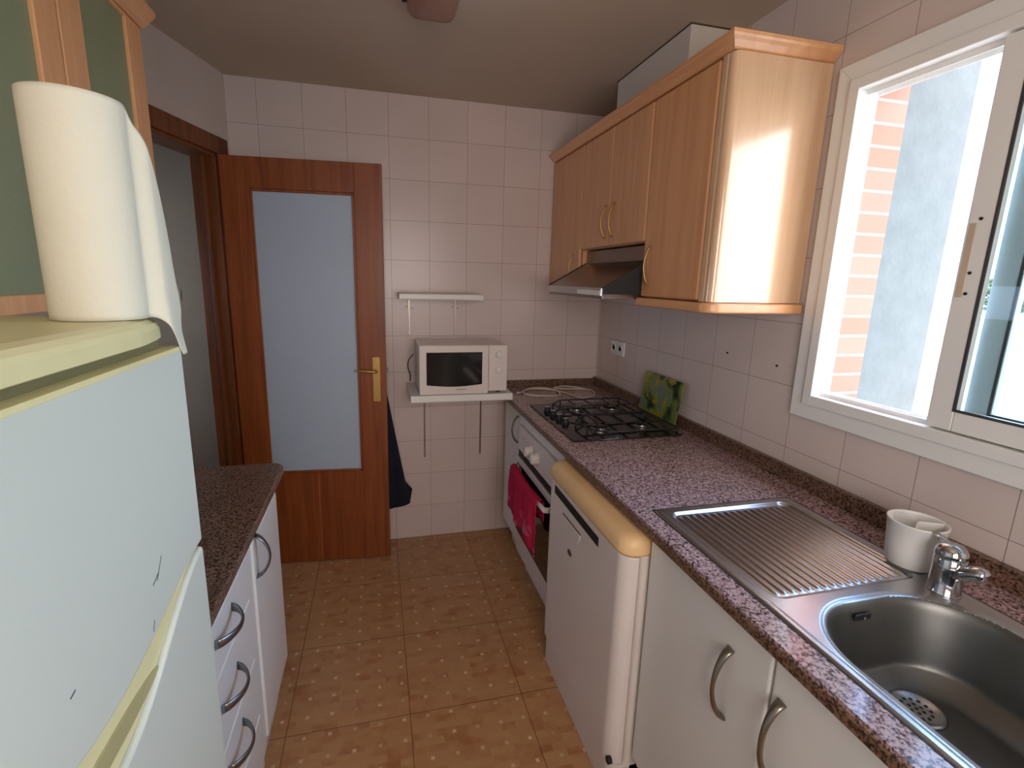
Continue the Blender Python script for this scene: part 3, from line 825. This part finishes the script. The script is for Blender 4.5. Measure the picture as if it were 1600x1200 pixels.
# wall socket
t = thing('wall_socket', (0, -.262, 1.16), 'white double wall socket in the corner above the hob', 'socket')
bm = bmesh.new(); prism(bm, rrect(-.335, -.19, 1.118, 1.198, (.006,)*4), YZ, -.010, 0); finish('plate', bm, M['plastic'], t, .002)
for y in (-.225, -.297):
    bm = bmesh.new(); lathe(bm, [(.021, 0), (.021, .003), (.019, .0035), (.018, -.002), (.001, -.002)], (-.010, y, 1.158), 24, M=Matrix.Rotation(-pi/2, 3, 'Y')); s_ = finish('outlet', bm, M['plastic'], t, smooth=False)
    for dz in (-.0095, .0095):
        bm = bmesh.new(); lathe(bm, [(.0026, 0), (.0026, .001)], (-.0085, y, 1.158+dz), 10, M=Matrix.Rotation(-pi/2, 3, 'Y')); finish('pin_hole', bm, M['dark'], s_, sub=True)

# two old screw plugs in the tiles
for (y, zz, l) in ((-1.128, 1.262, 'small dark screw hole in the tiles below the wall cabinet'), (-1.372, 1.255, 'small dark screw hole in the tiles beside the window frame')):
    bm = bmesh.new(); lathe(bm, [(.0042, 0), (.0042, .002), (.001, .0025)], (0, 0, 0), 12, M=Matrix.Rotation(-pi/2, 3, 'Y'))
    o = finish('wall_plug', bm, M['dark']); o.location = (0, y, zz); tag(o, l, 'wall plug')

# ------------------------------------------------------------------ wall cabinets, right
UX = -.330
def upper(name, label, y0, y1, z0, z1, doors, group=None):
    t = thing(name, (-.15, (y0+y1)/2, z0), label, 'wall cabinet', group)
    B('body', M['cabwood'], (-.31, -.002, y1, y0, z0, z1), t, .001)
    for (a, b, hy, hz) in doors:
        d = B('door', M['cabwood'], (UX, -.3115, b+.0012, a-.0012, z0+.002, z1-.003), t, .009, 5)
        put_handle(HMU, d, (UX, hy, hz))
    return t
upper('wall_cabinet', 'narrow beech wall cabinet in the back corner left of the hood', -.004, -.422, 1.458, 2.14, [(-.004, -.422, -.350, 1.575)])
upper('wall_cabinet', 'beech double-door wall cabinet above the extractor hood', -.424, -1.024, 1.66, 2.14, [(-.424, -.724, -.690, 1.765), (-.724, -1.024, -.765, 1.765)])
t = upper('wall_cabinet', 'large beech wall cabinet with rounded end nearest the window', -1.026, -1.40, 1.462, 2.14, [(-1.026, -1.372, -1.075, 1.575)])
bm = bmesh.new(); prism(bm, rrect(-.328, -.003, -1.428, -1.4005, (.020, 0, 0, 0), 8), XY, 1.462, 2.138); finish('end_panel', bm, M['cabend'], t, .001)
bm = bmesh.new(); prism(bm, rrect(-.330, -.310, -1.405, -1.3745, (.010, 0, 0, .006), 6), XY, 1.462, 2.138); finish('corner_post', bm, M['cabend'], t, .001)
bm = bmesh.new(); prism(bm, rrect(-.345, -.003, -1.445, -1.02, (.045, 0, 0, 0), 10), XY, 1.430, 1.4605); finish('bottom_trim', bm, M['cabwood_y'], t, .007, 4)
# cornice along all
t = thing('cornice', (-.2, -.72, 2.14), 'beech cornice along the top of the right wall cabinets', 'cornice')
bm = bmesh.new()
prof = [(0, 2.140), (.006, 2.143), (.011, 2.148), (.018, 2.155), (.026, 2.161), (.030, 2.166), (.030, 2.175)]
def crn(o): return [(-.330-o, -.003), (-.330-o, -1.424-o), (-.003, -1.424-o)]
rows = []
for o, zz in prof: rows.append([bm.verts.new((x, y, zz)) for x, y in crn(o)])
rows.append([bm.verts.new((x, y, 2.175)) for x, y in crn(-.03)])
rows.append([bm.verts.new((x, y, 2.140)) for x, y in crn(-.03)])
n_ = len(rows)
for i in range(n_):
    a, b = rows[i], rows[(i+1) % n_]
    for k in range(2): bm.faces.new((a[k], a[k+1], b[k+1], b[k]))
bm.faces.new([r[0] for r in rows]); bm.faces.new([r[2] for r in rows][::-1])
finish('moulding', bm, M['cabwood_y'], t)
bm = bmesh.new(); box(bm, -.325, -.004, -1.42, -.004, 2.1405, 2.150); finish('top_board', bm, M['cabwood'], t)
# boxed duct to the ceiling
t = thing('duct_box', (-.1, -.73, 2.15), 'white boxed duct between the wall cabinets and the ceiling', 'duct')
B('boxing', M['white_box'], (-.203, -.002, -1.006, -.462, 2.151, 2.399), t, .002)
bm = bmesh.new(); box(bm, -.2055, -.002, -1.0085, -.4595, 2.3955, 2.4); finish('seal', bm, plain('dark_caulk', srgb(80, 68, 52), .9), t)

# hood
t = thing('extractor_hood', (-.25, -.725, 1.45), 'stainless slide-out extractor hood under the double-door cabinet', 'extractor hood')
B('hood_body', M['hoodmetal'], (-.290, -.01, -1.018, -.43, 1.475, 1.655), t, .002)
bm = bmesh.new(); prism(bm, [(-.290, 1.600), (-.478, 1.492), (-.478, 1.474), (-.290, 1.474)], XZ, -1.018, -.430); finish('visor', bm, M['hoodmetal'], t, .002)
for y_ in (-1.0225, -.4255):
    bm = bmesh.new(); prism(bm, [(-.290, 1.603), (-.480, 1.495), (-.480, 1.470), (-.290, 1.470)], XZ, y_-.0035, y_+.0035); finish('visor_side', bm, M['black_iron'], t, .001, label='black side plate of the visor')
B('front_strip', M['steel'], (-.486, -.478, -1.022, -.426, 1.462, 1.492), t, .002)
B('underside', M['hoodmetal'], (-.478, -.01, -1.018, -.43, 1.452, 1.474), t, .001)
B('light_cover', M['plastic'], (-.4885, -.4855, -1.015, -.80, 1.465, 1.482), t, .001)

# ------------------------------------------------------------------ shelves and microwave
def shelf(label, x0, x1, depth, z0, z1, brx, drop, arm):
    t = thing('wall_shelf', ((x0+x1)/2, 0, z0), label, 'shelf')
    bm = bmesh.new(); prism(bm, [(-.002, z0), (-depth+.004, z0), (-depth, z0+.006), (-depth, z1-.004), (-depth+.003, z1), (-.002, z1)], lambda u, v, h: (h, u, v), x0, x1)
    finish('board', bm, M['plastic'], t, .001)
    for bx in brx:
        bm = bmesh.new(); box(bm, bx-.0045, bx+.0045, -.004, -.0005, z0-drop, z0); box(bm, bx-.0045, bx+.0045, -arm, -.0005, z0-.004, z0)
        b_ = finish('bracket', bm, M['nickel'], t, .001)
        for k, dx in ((0, -.014), (1, .014)):
            bm = bmesh.new(); lathe(bm, [(.0042, 0), (.0042, .003), (.001, .004)], (bx+dx if drop < .3 else bx, -.001, z0-.045-.008*k if drop < .3 else z0-drop+.008), 10, M=Matrix.Rotation(pi/2, 3, 'X')); finish('screw', bm, M['nickel'], b_, sub=True)
            if drop > .3: break
shelf('small white shelf above the microwave', -1.178, -.752, .20, 1.404, 1.434, (-1.118, -.868), .20, .15)
shelf('white shelf carrying the microwave', -1.137, -.622, .35, .908, .944, (-1.04, -.716), .41, .30)

t = thing('microwave', (-.87, -.18, .944), 'white microwave with black window and two dials on the lower shelf', 'microwave')
B('casing', M['white_app'], (-1.092, -.655, -.318, -.02, .952, 1.188), t, .004, 3)
for (fx_, fy_) in ((-1.06, -.30), (-.69, -.30), (-1.06, -.06), (-.69, -.06)):
    bm = bmesh.new(); lathe(bm, [(.010, 0), (.010, .009)], (fx_, fy_, .944), 12); finish('foot', bm, M['dark'], t)
bm = bmesh.new(); prism(bm, rrect(-1.094, -.750, .946, 1.192, (.006,)*4, 4), XZ, -.343, -.319); mo = finish('door', bm, M['white_app'], t, .004, 3)
bm = bmesh.new(); prism(bm, rrect(-.749, -.653, .958, 1.192, (.004, .006, .006, .004), 4), XZ, -.343, -.319); finish('control_panel', bm, M['white_app'], t, .004, 3)
wp = [(-1.060, 1.158), (-.783, 1.158)] + [(-.783 - .277*k/10, .996-.010*math.sin(pi*k/10)) for k in range(11)]
bm = bmesh.new(); prism(bm, wp, XZ, -.3455, -.3425); finish('door_window', bm, M['black_glass'], mo, .0006, sub=True)
bm = bmesh.new(); box(bm, -.915, -.862, -.3440, -.3425, .9685, .9725); finish('lettering', bm, plain('grey_print', srgb(140, 128, 124), .6), mo, sub=True)
for zz in (1.146, 1.066):
    bm = bmesh.new(); lathe(bm, [(.0205, 0), (.0205, .002), (.0175, .003), (.0165, .014), (.015, .016), (.001, .0165)], (-.698, -.343, zz), 28, M=Matrix.Rotation(pi/2, 3, 'X'))
    kd = finish('dial', bm, M['white_app'], t, smooth=False)
    bm = bmesh.new(); fbox(bm, lambda a, b, c: (-.698 + a*.8 - c*.6, -.360 + b, zz + a*.6 + c*.8), -.014, .014, -.003, .003, -.003, .003); finish('dial_grip', bm, M['plastic'], kd, .001, sub=True)
# microwave cable down the left side
bm = bmesh.new(); tube(bm, catmull([(-1.10, -.012, 1.10), (-1.125, -.02, 1.07), (-1.13, -.03, 1.03), (-1.118, -.03, .99), (-1.12, -.025, .955)], 6), .003, 8)
finish('supply_cable', bm, M['dark'], t, smooth=True)

# navy apron behind the door, hanging from a peg on the wall
t = thing('apron', (-1.27, -.03, 1.0), 'dark navy apron hanging behind the open door', 'apron')
bm = bmesh.new()
nu, nv = 14, 24; grid = []
for j in range(nv+1):
    v = j/nv; zz = 1.05 - .83*v
    hw = .02 + .125*v**1.1
    row = []
    for i in range(nu+1):
        u = i/nu
        xc = -1.29 + .012*v
        x = xc + (2*u-1)*hw
        zc = zz - (.03*(1-u) if j == nv else 0) + (.035*max(0, 2*u-1)**2*v)
        row.append(bm.verts.new((x, -.045 + .020*math.sin(9*u+2*v)*v - .012*v, zc)))
    grid.append(row)
for j in range(nv):
    for i in range(nu): bm.faces.new((grid[j][i], grid[j][i+1], grid[j+1][i+1], grid[j+1][i]))
# flared hem corner
a = grid[-1][-1]; b = grid[-5][-1]; c = bm.verts.new((-1.118, -.06, .335)); d_ = bm.verts.new((-1.165, -.055, .232))
bm.faces.new((b, c, d_, a)) 
o = finish('cloth', bm, M['cloth_navy'], t, smooth=True)
s_ = o.modifiers.new('thick', 'SOLIDIFY'); s_.thickness = .004
bm = bmesh.new(); tube(bm, [(-1.29, 0, 1.07), (-1.29, -.03, 1.065), (-1.29, -.045, 1.085)], .005, 8); finish('peg', bm, M['nickel'], t, smooth=True)

# ------------------------------------------------------------------ left side
LZ0, LZ1, LX = .822, .85, -1.622
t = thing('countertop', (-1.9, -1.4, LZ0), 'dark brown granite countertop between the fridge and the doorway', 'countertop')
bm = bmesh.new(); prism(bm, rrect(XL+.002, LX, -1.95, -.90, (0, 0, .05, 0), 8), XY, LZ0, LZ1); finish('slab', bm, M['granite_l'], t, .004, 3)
FX = -1.627
t = thing('base_cabinet', (-1.9, -1.22, 0), 'white base cabinet with one door at the doorway end of the left counter', 'cabinet')
B('body', M['white_door'], (XL+.004, FX-.02, -1.395, -1.065, .12, LZ0-.004), t)
dl = B('door', M['white_door'], (FX-.019, FX, -1.398, -1.064, .185, .812), t, .008, 4)
put_handle(HMB, dl, (FX, -1.372, .757), 1)
B('plinth', M['white_kick'], (XL+.004, FX-.045, -1.395, -1.055, 0, .118), t)
t = thing('drawer_cabinet', (-1.9, -1.69, 0), 'white four-drawer base cabinet between left door cabinet and fridge', 'cabinet')
B('body', M['white_door'], (XL+.004, FX-.02, -1.945, -1.397, .12, LZ0-.004), t)
B('filler', M['white_door'], (FX-.019, FX-.005, -1.452, -1.402, .17, .814), t, .002)
zs = [(.690, .812), (.512, .686), (.334, .508), (.156, .330)]
for k, (a, b) in enumerate(zs):
    dw = B('drawer', M['white_door'], (FX-.019, FX, -1.943, -1.456, a, b), t, .005, 3)
    hz = (.768, .612, .455, .285)[k]
    put_handle(HMB, dw, (FX, -1.668, hz), 1, True)
B('plinth', M['white_kick'], (XL+.004, FX-.045, -1.945, -1.397, 0, .118), t)

# fridge
FXX = -1.55; FY0, FY1 = -1.952, -2.505
t = thing('fridge', (-1.87, -2.23, 0), 'white two-door fridge with yellowed trim in the left foreground', 'fridge')
B('body', M['fridge'], (XL+.01, -1.60, FY1, FY0, .02, 1.425), t, .006, 3)
B('lid_gap', plain('gap_plastic', srgb(120, 110, 70), .6), (-1.62, -1.567, FY1+.004, FY0-.03, 1.400, 1.4275), t, .001)
# lid
bm = bmesh.new()
prof = [(.004, 1.428), (0, 1.430), (0, 1.444), (.003, 1.450), (.010, 1.4545), (.022, 1.457)]
def lr(i_, z): return [(x, y, z) for x, y in [(XL+.01, FY1), (-1.58-i_, FY1), (-1.556-i_, FY1+.02), (-1.551-i_, FY1+.06), (-1.551-i_, -2.068), (-1.553-i_, -2.045-i_*.2), (-1.558-i_, -2.010-i_*.4), (-1.566-i_, -1.975-i_*.7), (-1.574-i_, -1.958-i_*.9), (-1.60-i_, -1.954-i_), (XL+.01, -1.954-i_)]]
rings = [[bm.verts.new(p) for p in lr(i_, z)] for i_, z in prof]
for a, b in zip(rings, rings[1:]):
    for k in range(len(a)): bm.faces.new((a[k], a[(k+1) % len(a)], b[(k+1) % len(a)], b[k]))
bm.faces.new(rings[0][::-1]); bm.faces.new(rings[-1])
finish('lid', bm, M['yellow'], t, smooth=False, label='yellowed plastic top lid')
def seam_up(y):   # lower edge of the freezer door
    k = 1 - abs(2*(y-FY0)/(FY1-FY0)-1); return 1.122 - .040*smoothstep(0, 1, k)
def seam_lo(y):
    k = 1 - abs(2*(y-FY0)/(FY1-FY0)-1); return 1.114 - .100*smoothstep(0, 1.0, k)
N = 24
yy = [FY0 + (FY1-FY0)*k/N for k in range(N+1)]
bm = bmesh.new(); prism(bm, [(FY1+.002, 1.4145), (FY0-.002, 1.4145)] + [(min(max(y, FY1+.002), FY0-.002), seam_up(y)) for y in yy], lambda u, v, h: (h, u, v), -1.598, FXX)
fu = finish('freezer_door', bm, M['fridge'], t, .006, 4)
bm = bmesh.new(); prism(bm, [(FY1+.002, .06), (FY0-.002, .06)] + [(min(max(y, FY1+.002), FY0-.002), seam_lo(y)) for y in yy], lambda u, v, h: (h, u, v), -1.598, FXX)
fl = finish('fridge_door', bm, M['fridge'], t, .006, 4)
bm = bmesh.new(); prism(bm, [(y, seam_up(y)-.0015) for y in yy] + [(y, seam_lo(y)+.0015) for y in yy[::-1]], lambda u, v, h: (h, u, v), -1.598, FXX-.006)
tg = finish('grip_trim', bm, M['yellow'], t, .002, label='yellowed grip strip between the doors')
bm = bmesh.new()
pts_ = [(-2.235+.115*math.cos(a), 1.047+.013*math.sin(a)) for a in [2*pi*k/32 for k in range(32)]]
prism(bm, pts_, YZ, FXX-.0072, FXX-.0045); finish('grip_recess_shade', bm, plain('grip_shadow_plastic', srgb(176, 166, 116), .5), tg, .001, sub=True)  # flat oval in a darker tone, painting the shade of the grip hollow
bm = bmesh.new(); prism(bm, rrect(FY1+.004, FY0-.004, 1.409, 1.4155, (.001,)*4, 2), YZ, -1.598, FXX+.0006); finish('top_trim', bm, M['yellow'], t, .001)
for (y, z_, ln, an) in ((-2.10, 1.165, .014, .9), (-2.112, 1.158, .008, .4), (-2.28, 1.157, .004, .2), (-2.13, 1.109, .006, 1.1)):
    bm = bmesh.new(); fbox(bm, lambda a, b, c: (FXX+b, y + a*math.cos(an), z_ + a*math.sin(an) + c), -ln, ln, -.0005, .0006, -.0006, .0006)
    finish('scratch', bm, plain('scratch_mark', srgb(90, 92, 90), .8), fu, sub=True)

# kitchen paper roll
rc = (-1.612, -2.015); RR = .047; rz0, rz1 = 1.4575, 1.702
t = thing('paper_roll', (rc[0], rc[1], rz0), 'roll of white kitchen paper with a loose sheet standing on the fridge', 'paper roll')
bm = bmesh.new()
lathe(bm, [(.020, 0), (RR-.001, 0), (RR, .002), (RR, rz1-rz0-.002), (RR-.001, rz1-rz0), (.020, rz1-rz0), (.019, .004)], (rc[0], rc[1], rz0), 64, cap0=False, cap1=False)
finish('roll', bm, M['paper'], t, smooth=False)
for p in D.objects[-1:] if False else []: pass
bm = bmesh.new(); lathe(bm, [(.018, 0), (.0198, 0), (.0198, rz1-rz0), (.018, rz1-rz0)], (rc[0], rc[1], rz0), 32, cap0=False, cap1=False); finish('core', bm, plain('cardboard', srgb(170, 140, 104), .9), t, smooth=True)
# loose sheet: leaves the roll on its camera side and falls towards the fridge corner
bm = bmesh.new()
nu, nv = 80, 40; grid = []
a0, a1 = math.radians(-190), math.radians(14)
for i in range(nu+1):
    u = i/nu
    if u < .6:
        a = a0 + (a1-a0)*(u/.6); r = RR + .0007
        x, y = rc[0] + r*math.cos(a), rc[1] + r*math.sin(a); top = rz1 + .0003
        k = 0
    else:
        k = (u-.6)/.4
        xa, ya = rc[0] + (RR+.0007)*math.cos(a1), rc[1] + (RR+.0007)*math.sin(a1)
        x = xa + .009*smoothstep(0, .3, k) + .003*math.sin(pi*k); y = ya + .076*k
        top = rz1 - .010*smoothstep(0, .12, k) - .045*k - .150*k**1.8
    row = []
    for j in range(nv+1):
        v = j/nv
        bot = rz0 + .0006 - .055*smoothstep(.06, .75, k)
        zz = top + (bot-top)*v
        bulge = .006*smoothstep(0, .4, k)*v*v
        row.append(bm.verts.new((x + bulge + .0012*math.sin(9*v+5*u)*k, y - .010*k*v*v, zz)))
    grid.append(row)
for i in range(nu):
    for j in range(nv): bm.faces.new((grid[i][j], grid[i+1][j], grid[i+1][j+1], grid[i][j+1]))
o = finish('loose_sheet', bm, M['paper'], t, smooth=True)
s_ = o.modifiers.new('thick', 'SOLIDIFY'); s_.thickness = .0005

# wall cabinets, left, with green glass doors
UXL = -1.870
def glass_cab(label, y0, y1, sfar, snear):
    t = thing('glass_wall_cabinet', (-2.03, (y0+y1)/2, 1.435), label, 'wall cabinet')
    bm = bmesh.new()
    X0 = XL+.003; X1 = UXL-.022
    for d in ((X0, X1, y1, y1+.016, 1.435, 2.14), (X0, X1, y0-.016, y0, 1.435, 2.14), (X0, X1, y1, y0, 1.435, 1.451), (X0, X1, y1, y0, 2.124, 2.14), (X0, X0+.006, y1, y0, 1.435, 2.14), (X0, X1-.02, y1, y0, 1.78, 1.796)): box(bm, *d)
    finish('carcass', bm, M['cabwood'], t)
    bm = bmesh.new(); a, b = y0-.002, y1+.002
    box(bm, UXL-.02, UXL, a-sfar, a, 1.437, 2.137); box(bm, UXL-.02, UXL, b, b+snear, 1.437, 2.137)
    box(bm, UXL-.02, UXL, b+snear, a-sfar, 1.437, 1.470); box(bm, UXL-.02, UXL, b+snear, a-sfar, 2.127, 2.137)
    d = finish('door', bm, M['cabwood'], t, .003, 3)
    bm = bmesh.new(); box(bm, UXL-.013, UXL-.008, b+snear-.006, a-sfar+.006, 1.466, 2.132); finish('glass_panel', bm, M['greenglass'], d, sub=True, label='green frosted glass')
    put_handle(HMU, d, (UXL, b+snear/2, 1.56), 1)
glass_cab('beech wall cabinet with green glass at the doorway end', -1.075, -1.463, .082, .088)
glass_cab('beech wall cabinet with green glass above the fridge', -1.465, -1.90, .075, .075)
glass_cab('beech wall cabinet with green glass nearest the camera', -1.902, -2.35, .075, .075)
t = thing('cornice', (-2.0, -1.7, 2.14), 'beech cornice along the top of the left glass cabinets', 'cornice')
bm = bmesh.new(); pf = [(0, 2.140), (.012, 2.150), (.028, 2.166), (.034, 2.172), (.034, 2.182)]
rows = [[bm.verts.new((UXL+o, y, zz)) for y in (-1.062, -2.36)] for o, zz in pf]
rows.append([bm.verts.new((UXL-.03, y, 2.182)) for y in (-1.062, -2.36)]); rows.append([bm.verts.new((UXL-.03, y, 2.140)) for y in (-1.062, -2.36)])
for i in range(len(rows)):
    a, b = rows[i], rows[(i+1) % len(rows)]; bm.faces.new((a[0], a[1], b[1], b[0]))
bm.faces.new([r[0] for r in rows]); bm.faces.new([r[1] for r in rows][::-1])
finish('moulding', bm, M['doorwood_x'] if False else M['cabwood_y'], t)
bm = bmesh.new(); box(bm, XL+.004, UXL-.005, -2.34, -1.077, 2.1405, 2.150); finish('top_board', bm, M['cabwood'], t)

# ------------------------------------------------------------------ ceiling lamp
t = thing('ceiling_lamp', (-1.14, -1.09, 2.4), 'unlit ceiling lamp with smoky glass shade', 'ceiling lamp')
bm = bmesh.new(); lathe(bm, [(.14, 0), (.14, -.012), (.12, -.022), (.02, -.026)], (-1.17, -1.06, 2.4), 40); finish('base_plate', bm, M['white_box'], t, smooth=False)
bm = bmesh.new()
def sq(w_, z): return [(x, y, z) for x, y in rrect(-1.095-w_, -1.095+w_, -1.05-w_*1.7, -1.05+w_*1.7, (w_*.4,)*4, 6)]
prof = [(.072, 2.376), (.076, 2.356), (.075, 2.334), (.066, 2.316), (.048, 2.307), (.015, 2.304)]
rings = [[bm.verts.new(p) for p in sq(w_, z)] for w_, z in prof]
for a, b in zip(rings, rings[1:]):
    for k in range(len(a)): bm.faces.new((a[k], a[(k+1) % len(a)], b[(k+1) % len(a)], b[k]))
bm.faces.new(rings[-1])
finish('glass_shade', bm, M['lampglass'], t, smooth=True)
bm = bmesh.new(); box(bm, -1.188, -1.172, -.975, -.962, 2.345, 2.378); finish('clip', bm, M['dark'], t, .002)

# ------------------------------------------------------------------ light
wd = D.worlds.new('sky'); bpy.context.scene.world = wd; wd.use_nodes = True
nt = wd.node_tree; nt.nodes.clear()
out = nt.nodes.new('ShaderNodeOutputWorld'); bg = nt.nodes.new('ShaderNodeBackground')
tc = nt.nodes.new('ShaderNodeTexCoord'); sp = nt.nodes.new('ShaderNodeSeparateXYZ'); rp = nt.nodes.new('ShaderNodeValToRGB')
nt.links.new(tc.outputs['Generated'], sp.inputs[0]); nt.links.new(sp.outputs[2], rp.inputs[0])
rp.color_ramp.elements[0].position = 0; rp.color_ramp.elements[0].color = (.62, .86, 1.28, 1)
rp.color_ramp.elements[1].position = .7; rp.color_ramp.elements[1].color = (.44, .70, 1.26, 1)
# warm haze on the sunny side of the sky (towards -y)
hz = nt.nodes.new('ShaderNodeMapRange'); hz.inputs['From Min'].default_value = -.15; hz.inputs['From Max'].default_value = -.75
nt.links.new(sp.outputs[1], hz.inputs[0])
mxw = nt.nodes.new('ShaderNodeMix'); mxw.data_type = 'RGBA'; nt.links.new(hz.outputs[0], mxw.inputs[0])
nt.links.new(rp.outputs[0], mxw.inputs[6]); mxw.inputs[7].default_value = (1.14, 1.02, .98, 1)
nt.links.new(mxw.outputs[2], bg.inputs[0]); bg.inputs[1].default_value = 7.2
nt.links.new(bg.outputs[0], out.inputs[0])

sun = D.lights.new('sun', 'SUN'); sun.energy = 12; sun.angle = .01; sun.color = (1, .93, .8)
so_ = link(D.objects.new('sun', sun)); so_.rotation_euler = Vector((.45, .35, -.95)).to_track_quat('-Z', 'Y').to_euler()
so_.location = (-3, 3, 8)
def portal(name, loc, d, sx, sy, up='Z'):
    por = D.lights.new(name, 'AREA'); por.shape = 'RECTANGLE'; por.size = sx; por.size_y = sy; por.cycles.is_portal = True
    po = link(D.objects.new(name, por)); po.location = loc; po.rotation_euler = Vector(d).to_track_quat('-Z', 'Y').to_euler()
portal('window_portal', (.052, (WY0+WY1)/2, (WZ0+WZ1)/2), (-1, 0, 0), WZ1-WZ0, WY0-WY1)
portal('window_portal_rear', ((FW[0]+FW[1])/2, YN-.12, (FW[2]+FW[3])/2), (0, 1, 0), FW[1]-FW[0], FW[3]-FW[2])
portal('slot_portal_hall', (-3.42, -.2, 1.41), (1, 0, 0), .42, .8)  # portal for the added slot in the hall side wall

# ------------------------------------------------------------------ camera
f_px, yaw, pitch, roll = 768.7883, .2469, .2053, .0241
cam = D.cameras.new('camera'); co = link(D.objects.new('camera', cam))
cyw, syw, cp2, sp2 = math.cos(yaw), math.sin(yaw), math.cos(pitch), math.sin(pitch)
fw = Vector((syw*cp2, cyw*cp2, -sp2)); rt = Vector((cyw, -syw, 0)); up = rt.cross(fw)
r2 = math.cos(roll)*rt + math.sin(roll)*up; u2 = -math.sin(roll)*rt + math.cos(roll)*up
mt = Matrix((r2, u2, -fw)).transposed().to_4x4(); mt.translation = Vector((-1.2871, -2.7153, 1.5159))
co.matrix_world = mt
cam.sensor_width = 36; cam.sensor_fit = 'HORIZONTAL'; cam.lens = f_px*36/1600
cam.shift_x = 18.71/1600; cam.shift_y = -4.08/1600
cam.clip_start = .02; cam.clip_end = 200
bpy.context.scene.camera = co
vs = bpy.context.scene.view_settings
vs.view_transform = 'Standard'; vs.look = 'None'; vs.gamma = 1; vs.exposure = 0
try: vs.use_curve_mapping = False
except Exception: pass
